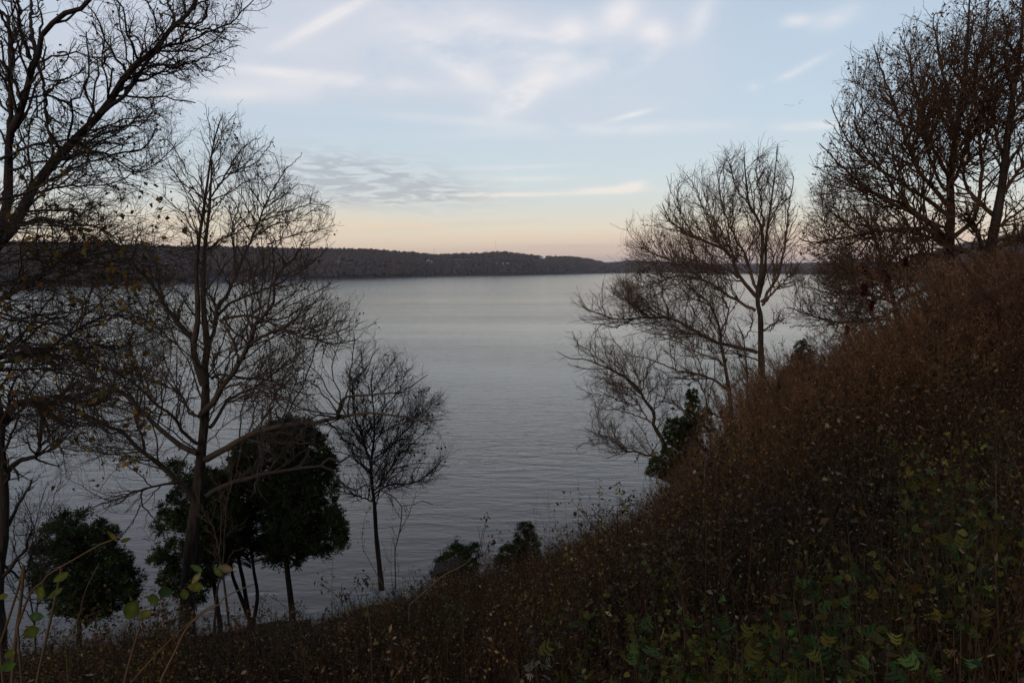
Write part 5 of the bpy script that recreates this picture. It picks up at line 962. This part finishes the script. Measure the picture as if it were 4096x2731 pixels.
L_ = [(1560, 1440, .62, G1, 40, .12, 'largest bright green lobed weed near the bottom centre-right'), (1500, 1470, .5, G1, 26, .12, 'green lobed weed hugging the left of the largest one at the bottom'), (1740, 1395, .75, G1, 44, .12, 'tall dark green lobed weed clump right of the largest one'),
      (1680, 1420, .65, G1, 34, .11, 'green lobed weed standing between the two biggest clumps'), (1815, 1400, .7, G1, 26, .10, 'small green weed to the right of the tall dark green clump'), (1955, 1395, .7, G1, 34, .11, 'isolated leafy green weed in the lower right undergrowth'),
      (1940, 1470, .55, G1, 30, .11, 'green weed low in the right undergrowth, below the isolated one'), (1800, 1510, .5, G1, 28, .12, 'dark green weed at the bottom edge, right of centre'), (1650, 1520, .45, GP, 20, .11, 'yellowish green weed at the bottom edge between green clumps'),
      (1600, 1405, .6, G3, 22, .10, 'yellow-green weed just above the largest lobed weed'), (2150, 1500, .5, G1, 24, .10, 'low green weed near the bottom right corner'), (1940, 1285, .85, G1, 26, .10, 'green topped weed with yellowing lower leaves, mid right'),
      (1850, 1290, .8, G2, 20, .10, 'small bluish weed left of the yellowing one, mid right'), (2080, 1250, .8, GP, 20, .10, 'pale yellowish weed with silvery top, right undergrowth'), (2110, 1100, .9, G2, 34, .12, 'large bluish-green weed on the right slope'),
      (2190, 1090, .9, G2, 38, .12, 'bluish-green weed cluster near the right edge'), (2290, 1120, .9, G2, 40, .12, 'bluish-green weed at the right edge of the frame'), (2230, 1160, .8, G1, 26, .11, 'green weed below the bluish cluster near the right edge'), (2130, 1020, .9, G3, 26, .11, 'yellow-green fern-like weed on the upper right slope'),
      (2320, 1200, .8, G1, 26, .11, 'dull green weed low at the right edge'), (2190, 975, .9, G3, 14, .09, 'thin yellow weed high on the right slope'), (2320, 930, .9, G2, 16, .10, 'small green spray at the upper right edge'),
      (1340, 1360, .8, G1, 26, .10, 'green lobed weed in the centre of the lower slope'), (1500, 1260, .8, G2, 22, .10, 'flat-topped grey-green weed above the centre slope'), (1570, 1235, .8, G2, 16, .09, 'grey-green weed tuft right of the flat-topped one'), (1040, 1360, .8, G1, 30, .11, 'bushy dark green weed below the bench'),
      (930, 1390, .8, G1, 22, .10, 'dark green weed in front of the pale strip'), (935, 1295, .95, G3, 28, .10, 'tall yellow-green topped weed left of the bench'), (920, 1330, .9, G3, 26, .10, 'yellow leafed weed just under the tall yellow-green topped one'), (1200, 1300, .9, G3, 18, .09, 'yellow-green weed right of the bench'),
      (680, 1395, .9, GP, 22, .12, 'pale narrow-leaved weed left of the pale strip'), (690, 1440, .8, G3, 18, .12, 'pale yellow weed just below the narrow-leaved one'), (505, 1440, .8, G3, 20, .09, 'olive leafed weed at the foot of the maple trunk'), (200, 1500, .6, G1, 20, .10, 'feathery green weed at lower left under the canes'),
      (1440, 1440, .65, GP, 14, .10, 'pale cream-green leafed weed right of bottom centre'), (1350, 1510, .4, [(.17, .18, .15), (.12, .13, .11)], 16, .12, 'silvery grey-leaved weed at the bottom edge'), (1090, 1290, 1.0, G2, 12, .08, 'sparse green weed beside the bench leg'), (1480, 1470, .5, G3, 14, .09, 'small yellow weed right of the silvery one'), (740, 1290, 1.1, DRY, 40, .06, 'curled brown seed spike standing against the water left of the pale strip'),
      (1000, 1440, .7, G2, 10, .06, 'tuft of grey leaves low in the centre left slope'), (420, 1500, .6, OLV, 18, .08, 'olive weed low at the left under the maple')]
for q in L_: mug(q[0], q[1], q[2], q[3], q[6], nl=int(q[4] * 3.6), size=q[5] * .50)
# upright shoots against the water
def shoot(Xp, Yp, Xb, Yb, D, label, pal, nl, lsz, w_=.006, name='shoot', cat='shoot', grp=None, nbr=0):
    a_, b_ = at(*pix(Xp, Yp), D), at(*pix(Xb, Yb), D); g = float(H(b_[0], b_[1])); b2 = np.array([b_[0], b_[1], min(g, b_[2])]); t_ = thing(name, label, cat, b2, grp)
    U_ = np.linspace(0, 1, 9); P = np.stack([b2 * (1 - u) + a_ * u + np.array([.05 * math.sin(u * 5 + Xp), 0, 0]) * (u) for u in U_]); a = Acc(); tubes(a, P[None], np.linspace(w_, w_ * .3, 9)[None], 4)
    if nbr:
        i = RNG.integers(2, 8, nbr); d = nrm(RNG.normal(size=(nbr, 3)) + np.array([0, 0, 1.6])); ln = (.15 + .5 * RNG.random((nbr, 1))); B = np.stack([P[i], P[i] + d * ln * .5, P[i] + d * ln + np.array([0, 0, .05])], 1); tubes(a, B, np.tile([[w_ * .4, w_ * .3, w_ * .15]], (nbr, 1)), 3)
    a.obj('stem', M_TWIG, t_)
    if nl:
        L = Acc(); tl = .35 + .65 * RNG.random(nl); p = np.stack([np.interp(tl, U_, P[:, i]) for i in range(3)], 1); an = RNG.random(nl) * 6.28; leafquads(L, p, lsz, pickcol(pal, nl, .25), d=nrm(np.stack([np.cos(an), np.sin(an), -.4 + .0 * an], 1)), asp=.45); L.obj('leaves', M_TINT, t_, tint=True)
YG = [(.17, .21, .03), (.13, .17, .03), (.22, .22, .04)]
shoot(1323, 1098, 1335, 1330, 13, 'tall shoot with pale green leaves against the water, left of the two leafy ones', YG, 24, .06, cat='shoot')
shoot(1372, 1095, 1400, 1320, 13, 'tallest leafy shoot with fresh yellow-green leaves against the water', YG, 40, .08)
shoot(1420, 1100, 1460, 1300, 13, 'leaning shoot with a bunch of yellow-green leaves at its top, rightmost against the water', YG, 30, .08)
shoot(1670, 950, 1672, 1120, 17, 'yellow leafed shoot in front of the thin bare tree on the right bank', YG, 30, .10)
shoot(1590, 1090, 1600, 1200, 13, 'small shoot with yellow leaves below the spire cedar', YG, 22, .07)
shoot(1275, 1250, 1290, 1360, 9, 'two bright yellow leaves on a short stem above the centre slope', [(.3, .26, .05)], 4, .11)
for i, (x, y0, y1) in enumerate(((1232, 1150, 1340), (1250, 1180, 1340), (1262, 1140, 1345), (1284, 1165, 1330), (1300, 1130, 1330), (1345, 1150, 1320), (1440, 1150, 1290), (1396, 1160, 1310), (1218, 1200, 1330))):
    shoot(x - 8, y0, x + 10, y1, 13.5 + (i % 3) * .7, 'fine leafless upright twigs against the water, ' + ['second from the left', 'third from the left', 'fourth from the left', 'fifth from the left', 'just left of the leafy shoots', 'behind the leafy shoots', 'rightmost, by the dark bushes', 'between the two yellow-green shoots', 'shortest and furthest left'][i], YG, 0, .05, w_=.005, name='twiggy_shrub', cat='shrub', grp='bare twigs rising above the brush', nbr=16)
shoot(757, 1240, 770, 1420, 10, 'thin dark whip rising against the water left of the pale strip', OLV, 8, .05, nbr=3)
shoot(900, 1235, 905, 1350, 12, 'spiny little sapling tip left of the tall yellow-green weed', OLV, 0, .05, nbr=6)
shoot(820, 1360, 905, 1560, 3.6, 'thick dark dead stalk slanting across the lower centre-left', DEAD, 8, .05, w_=.008, name='dead_stalk', cat='stalk')
shoot(1550, 1310, 1580, 1560, 3.2, 'reddish dead stalk standing right of the bottom centre', DRY, 26, .03, w_=.006, name='dead_stalk', cat='stalk')
# arching stem before the young tree
def arch(pts, D, w0, w1, label, name, cat, m=M_TWIG, leaves=None, sides=6, d1=0.0):
    pl = resample([pix(*p) for p in pts], 18); t = np.linspace(0, 1, 18); P = ray(pl[:, 0], pl[:, 1]) * (D + d1 * t)[:, None]; b_ = P[0].copy(); g = float(H(b_[0], b_[1])); t_ = thing(name, label, cat, (b_[0], b_[1], min(g, b_[2])))
    if b_[2] > g: P = np.concatenate([[[b_[0], b_[1], g - .05]], P])
    a = Acc(); tubes(a, P[None], np.linspace(w0, w1, len(P))[None], sides); a.obj('stem', m, t_, smooth=True); return t_, P
t_, P = arch([(895, 1370), (850, 1290), (832, 1250), (838, 1190), (860, 1150)], 9, .006, .002, 'arching thin stem with curled seed tufts left of the young tree', 'arching_stem', 'stem')
a = Acc(); i = RNG.integers(10, 18, 40); leafquads(a, P[i] + RNG.normal(size=(40, 3)) * .03, .03, pickcol(TAN, 40)); a.obj('seed_tufts', M_TINT, t_, tint=True)
t_, P = arch([(940, 1390), (985, 1350), (1020, 1320), (1060, 1300), (1085, 1280)], 6, .010, .004, 'yellowish broken twig slanting in front of the bench', 'fallen_branch', 'branch')
t_, P = arch([(1620, 1060), (1700, 1160), (1780, 1240), (1830, 1290)], 7, .006, .003, 'long bare stem slanting down across the right slope', 'slanting_stem', 'stem')
# tan canes at the lower left
M_CANE = mat('tan_cane', (.10, .068, .042), .8, .2, nscale=20, namt=.3, stretch=(1, 1, .2))
CN = [([(28, 1560), (38, 1450), (48, 1380), (55, 1298)], .010, 'thickest upright tan cane near the left edge, its top broken off'), ([(85, 1560), (112, 1440), (128, 1370), (142, 1300)], .008, 'leaning tan cane right of the thickest one, cut off at the top'), ([(0, 1480), (20, 1420), (45, 1340), (52, 1300)], .007, 'cane crossing behind the thickest one at the left edge'), ([(285, 1568), (300, 1510), (312, 1470), (322, 1440)], .008, 'short stout cane stub between the weeds at lower left'),
      ([(300, 1568), (380, 1480), (470, 1400), (500, 1390)], .005, 'thin cane leaning far right at lower left'), ([(150, 1470), (180, 1420), (195, 1360), (228, 1292)], .003, 'hair-thin pale stem between the canes')]
for pts, w_, lb in CN: arch(pts, 2.6, w_ * .7, w_ * .55, lb, 'dead_cane', 'cane', M_CANE)
# vine with oval leaves reaching across the lower left
def oval(acc, p, d, up_, L, W, c):
    s = nrm(np.cross(d, up_)[None])[0]; n = 9; u = np.linspace(0, 1, n); w_ = np.sin(u * PI) ** .75 * W * .5 * (1 - .15 * (u - .5)); f = np.cross(s, d)
    mid = p + d * (u * L)[:, None] - f * (np.sin(u * PI) * .10 * L)[:, None]; A = mid + s * w_[:, None] + f * (w_ * .25)[:, None]; B = mid - s * w_[:, None] + f * (w_ * .25)[:, None]
    V = np.concatenate([A, mid, B]); Q = [(i, i + 1, n + i + 1, n + i) for i in range(n - 1)] + [(n + i, n + i + 1, 2 * n + i + 1, 2 * n + i) for i in range(n - 1)]; cc = np.tile(np.array(c), (3 * n, 1)); cc[n:2 * n] *= 1.5; acc.add(V, Q, None, cc * .62 * (.7 + .6 * RNG.random((3 * n, 1))))
t_, P = arch([(370, 1560), (440, 1470), (480, 1430), (540, 1400), (600, 1372), (650, 1340), (672, 1318)][:1] + [(400, 1500), (430, 1440), (470, 1405), (500, 1390), (520, 1368), (585, 1340)], 2.4, .005, .002, 'climbing vine with large oval green leaves slanting up before the maple trunk', 'leafy_vine', 'vine')
for (x, y, ax_, ay, L, W, c) in ((292, 1410, .5, -1, .085, .06, (.075, .105, .02)), (352, 1376, .25, -1, .06, .04, (.08, .12, .03)), (388, 1358, -.1, -1, .065, .048, (.055, .11, .045)), (318, 1402, 1, -.35, .06, .034, (.12, .12, .03)), (430, 1335, 1, -.1, .07, .035, (.10, .12, .02)), (440, 1328, 1, -1.2, .065, .022, (.22, .22, .09)), (465, 1300, -.9, -.5, .05, .022, (.07, .12, .04)), (490, 1290, .9, .6, .05, .022, (.09, .13, .03)), (505, 1312, .4, -1, .05, .02, (.16, .18, .05)), (500, 1290, 1, .15, .06, .03, (.15, .12, .07)), (420, 1340, .3, .9, .04, .03, (.08, .10, .02))):
    X, Y = pix(x, y + 12); p = at(X, Y, 2.4); d = nrm(np.array([[ax_, .35 * RNG.normal(), -ay]]))[0]; a = Acc(); oval(a, p, d, np.array([.2, -1, .3]), L, W, c); a.obj('leaf', M_TINT, t_, tint=True, smooth=True)
t_, P = arch([(40, 1440), (70, 1360), (95, 1340), (110, 1320), (160, 1290), (230, 1250), (262, 1238), (285, 1220)], 2.2, .004, .0022, 'curved tan twig with green leaves at the far lower left', 'leafy_twig', 'twig', M_CANE)
for (x, y, ax_, ay, L, W, c) in ((95, 1372, -.1, -1, .055, .026, (.12, .15, .02)), (122, 1330, 1, -.6, .055, .028, (.10, .13, .03)), (108, 1368, 1, -.7, .07, .02, (.08, .12, .03)), (65, 1410, 1, -.15, .07, .03, (.05, .10, .035)), (52, 1452, 1, -.4, .07, .042, (.07, .10, .02)), (268, 1236, -.5, -1, .05, .014, (.16, .16, .03)), (275, 1238, 1, -.3, .04, .014, (.09, .10, .02)), (20, 1360, -1, .3, .06, .02, (.12, .14, .03)), (35, 1490, -1, .5, .05, .03, (.10, .13, .02)), (0, 1530, 1, -.3, .05, .035, (.07, .14, .03))):
    X, Y = pix(x, y + 6); p = at(X, Y, 2.2); d = nrm(np.array([[ax_, .3 * RNG.normal(), -ay]]))[0]; a = Acc(); oval(a, p, d, np.array([.2, -1, .3]), L, W, c); a.obj('leaf', M_TINT, t_, tint=True, smooth=True)
# curled brown seed plumes at lower left
for x, y, lb in ((270, 1352, 'brown curled seed plume at lower left, leftmost of the two'), (378, 1372, 'brown curled seed plume nearer the vine leaves'), (430, 1370, 'drooping brown seed plume before the maple trunk'), (322, 1440, 'low bushy brown seed plume under the bush cedar'), (180, 1440, 'rust-brown seed plume between the two tan canes')):
    mug(x, y, 1.0, [(.13, .065, .035), (.16, .085, .05), (.10, .05, .03)], lb, 'seed_plume', 480, .046, D=3.8, grp='brown seed plumes at lower left', lob=False, spread=1.1, bare=.5, cat='plume')
# sumac
for x, y, h_, lb in ((1985, 660, .10, 'dark red sumac spike hanging furthest left over the brush'), (2003, 700, .07, 'short red sumac spike right of the leftmost one'), (2038, 645, .12, 'long red sumac spike beside the spreading oak limbs'), (1985, 590 + 30, .05, 'small red sumac spike high among the oak twigs'), (2080, 600, .06, 'red sumac spike near the oak trunk'), (1946, 755, .07, 'lowest red sumac spike over the brush'), (2245, 615, .11, 'fat red sumac cluster near the right edge')):
    c = at(*pix(x, y), 10.5); g = float(H(c[0], c[1])); t_ = thing('sumac', lb, 'sumac', (c[0], c[1], g), 'red sumac spikes in the brush'); a = Acc(); P = np.stack([[c[0] + .15, c[1], g], [c[0] + .1, c[1], (g + c[2]) / 2], [c[0], c[1], c[2] - h_], [c[0], c[1], c[2]]]); tubes(a, P[None], [[.012, .009, .006, .004]], 5); a.obj('stem', M_TWIG, t_, smooth=True)
    a = Acc(); n = 220; u = RNG.random(n); an = RNG.random(n) * 6.28; rr_ = h_ * .30 * np.sin(u * PI) ** .6; p = c + np.stack([np.cos(an) * rr_, np.sin(an) * rr_, (u - .6) * h_ * 2.0], 1); leafquads(a, p, .03, pickcol([(.05, .010, .009), (.035, .007, .007)], n), asp=.8); a.obj('seed_head', M_TINT, t_, tint=True)
# weathered bench and the pale wall strip on the lower bank
M_WOOD = mat('weathered_wood', (.032, .030, .029), .85, .2, nscale=12, namt=.35, stretch=(1, 8, 8)); M_PALE = mat('pale_blue_paint', (.20, .225, .225), .7, .3, nscale=7, namt=.18); M_SAND = mat('tan_gravel', (.12, .082, .05), .95, .1, nscale=30, namt=.3); M_CONC = mat('brown_masonry', (.10, .075, .062), .9, .1, nscale=4, namt=.3)
def rbox(acc, p, q, w_, h_, up_=(0, 0, 1)):
    p = np.array(p, float); q = np.array(q, float); d = nrm((q - p)[None])[0]; s = nrm(np.cross(d, up_)[None])[0] * w_ / 2; u = np.cross(s, d); u = nrm(u[None])[0] * h_
    V = [p - s, p + s, q + s, q - s, p - s + u, p + s + u, q + s + u, q - s + u]; acc.add(V, [(0, 1, 2, 3), (7, 6, 5, 4), (0, 4, 5, 1), (1, 5, 6, 2), (2, 6, 7, 3), (3, 7, 4, 0)])
D_ = 16.0; l0 = at(*pix(995, 1320), D_); r0 = at(*pix(1058, 1303), D_ + .1); t_ = thing('bench', 'weathered dark wooden bench half buried in the weeds in front of the small cedars', 'bench', (l0[0], l0[1], float(H(l0[0], l0[1]))))
for j in range(4):
    a = Acc(); o_ = np.array([0, .0 + .16 * j, .01 * (j % 2)]); rbox(a, l0 + o_, r0 + o_, .13, .045); a.obj('seat_plank', M_WOOD, t_)
for e, f_ in ((l0, .12), (r0, -.10)):
    for dy2 in (.02, .46):
        a = Acc(); e2 = e + np.array([f_, dy2, -.005]); g = float(H(e2[0], e2[1])) - .1; g = min(g, e2[2] - .5); rbox(a, (e2[0], e2[1], g), (e2[0], e2[1] + .001, e2[2]), .09, .09, (0, 1, 0)); a.obj('leg', M_WOOD, t_)
# strip: masonry wall with pale painted coping and gravel in front
ST = [(715, 1424), (737, 1417), (760, 1410), (795, 1395), (830, 1382), (870, 1374), (905, 1371), (918, 1371)]
D_ = 13.0; C_ = np.stack([at(*pix(x, y), D_ + .8 * i / 7) for i, (x, y) in enumerate(ST)])
def ribbon(rows): n = len(rows[0]); return np.concatenate(rows), [(r * n + i, r * n + i + 1, (r + 1) * n + i + 1, (r + 1) * n + i) for r in range(len(rows) - 1) for i in range(n - 1)]
o3 = lambda dy2, dz2: C_ + np.array([0, dy2, dz2])
t_ = thing('low_wall', 'low brown wall with pale blue painted coping glimpsed through weeds below the young tree', 'wall', (C_[3][0], C_[3][1], float(H(C_[3][0], C_[3][1]))))
a = Acc(); a.add(*ribbon([o3(.0, -.13), o3(.0, 0), o3(.3, .02), o3(.3, -.13), o3(0, -.13)])); a.obj('coping', M_PALE, t_)
a = Acc(); a.add(*ribbon([o3(.03, -3.0), o3(.03, -.131), o3(.27, -.131), o3(.27, -3.0)])); a.obj('masonry', M_CONC, t_)
a = Acc(); G_ = C_ + np.array([.28, -.03, -.17]); G_[:, 2] -= np.linspace(.05, -.03, 8); a.add(*ribbon([G_ + np.array([.1, -.95, -.42]), G_ + np.array([.05, -.5, -.25]), G_])); a.obj('gravel_path', M_SAND, kind='structure', smooth=True)
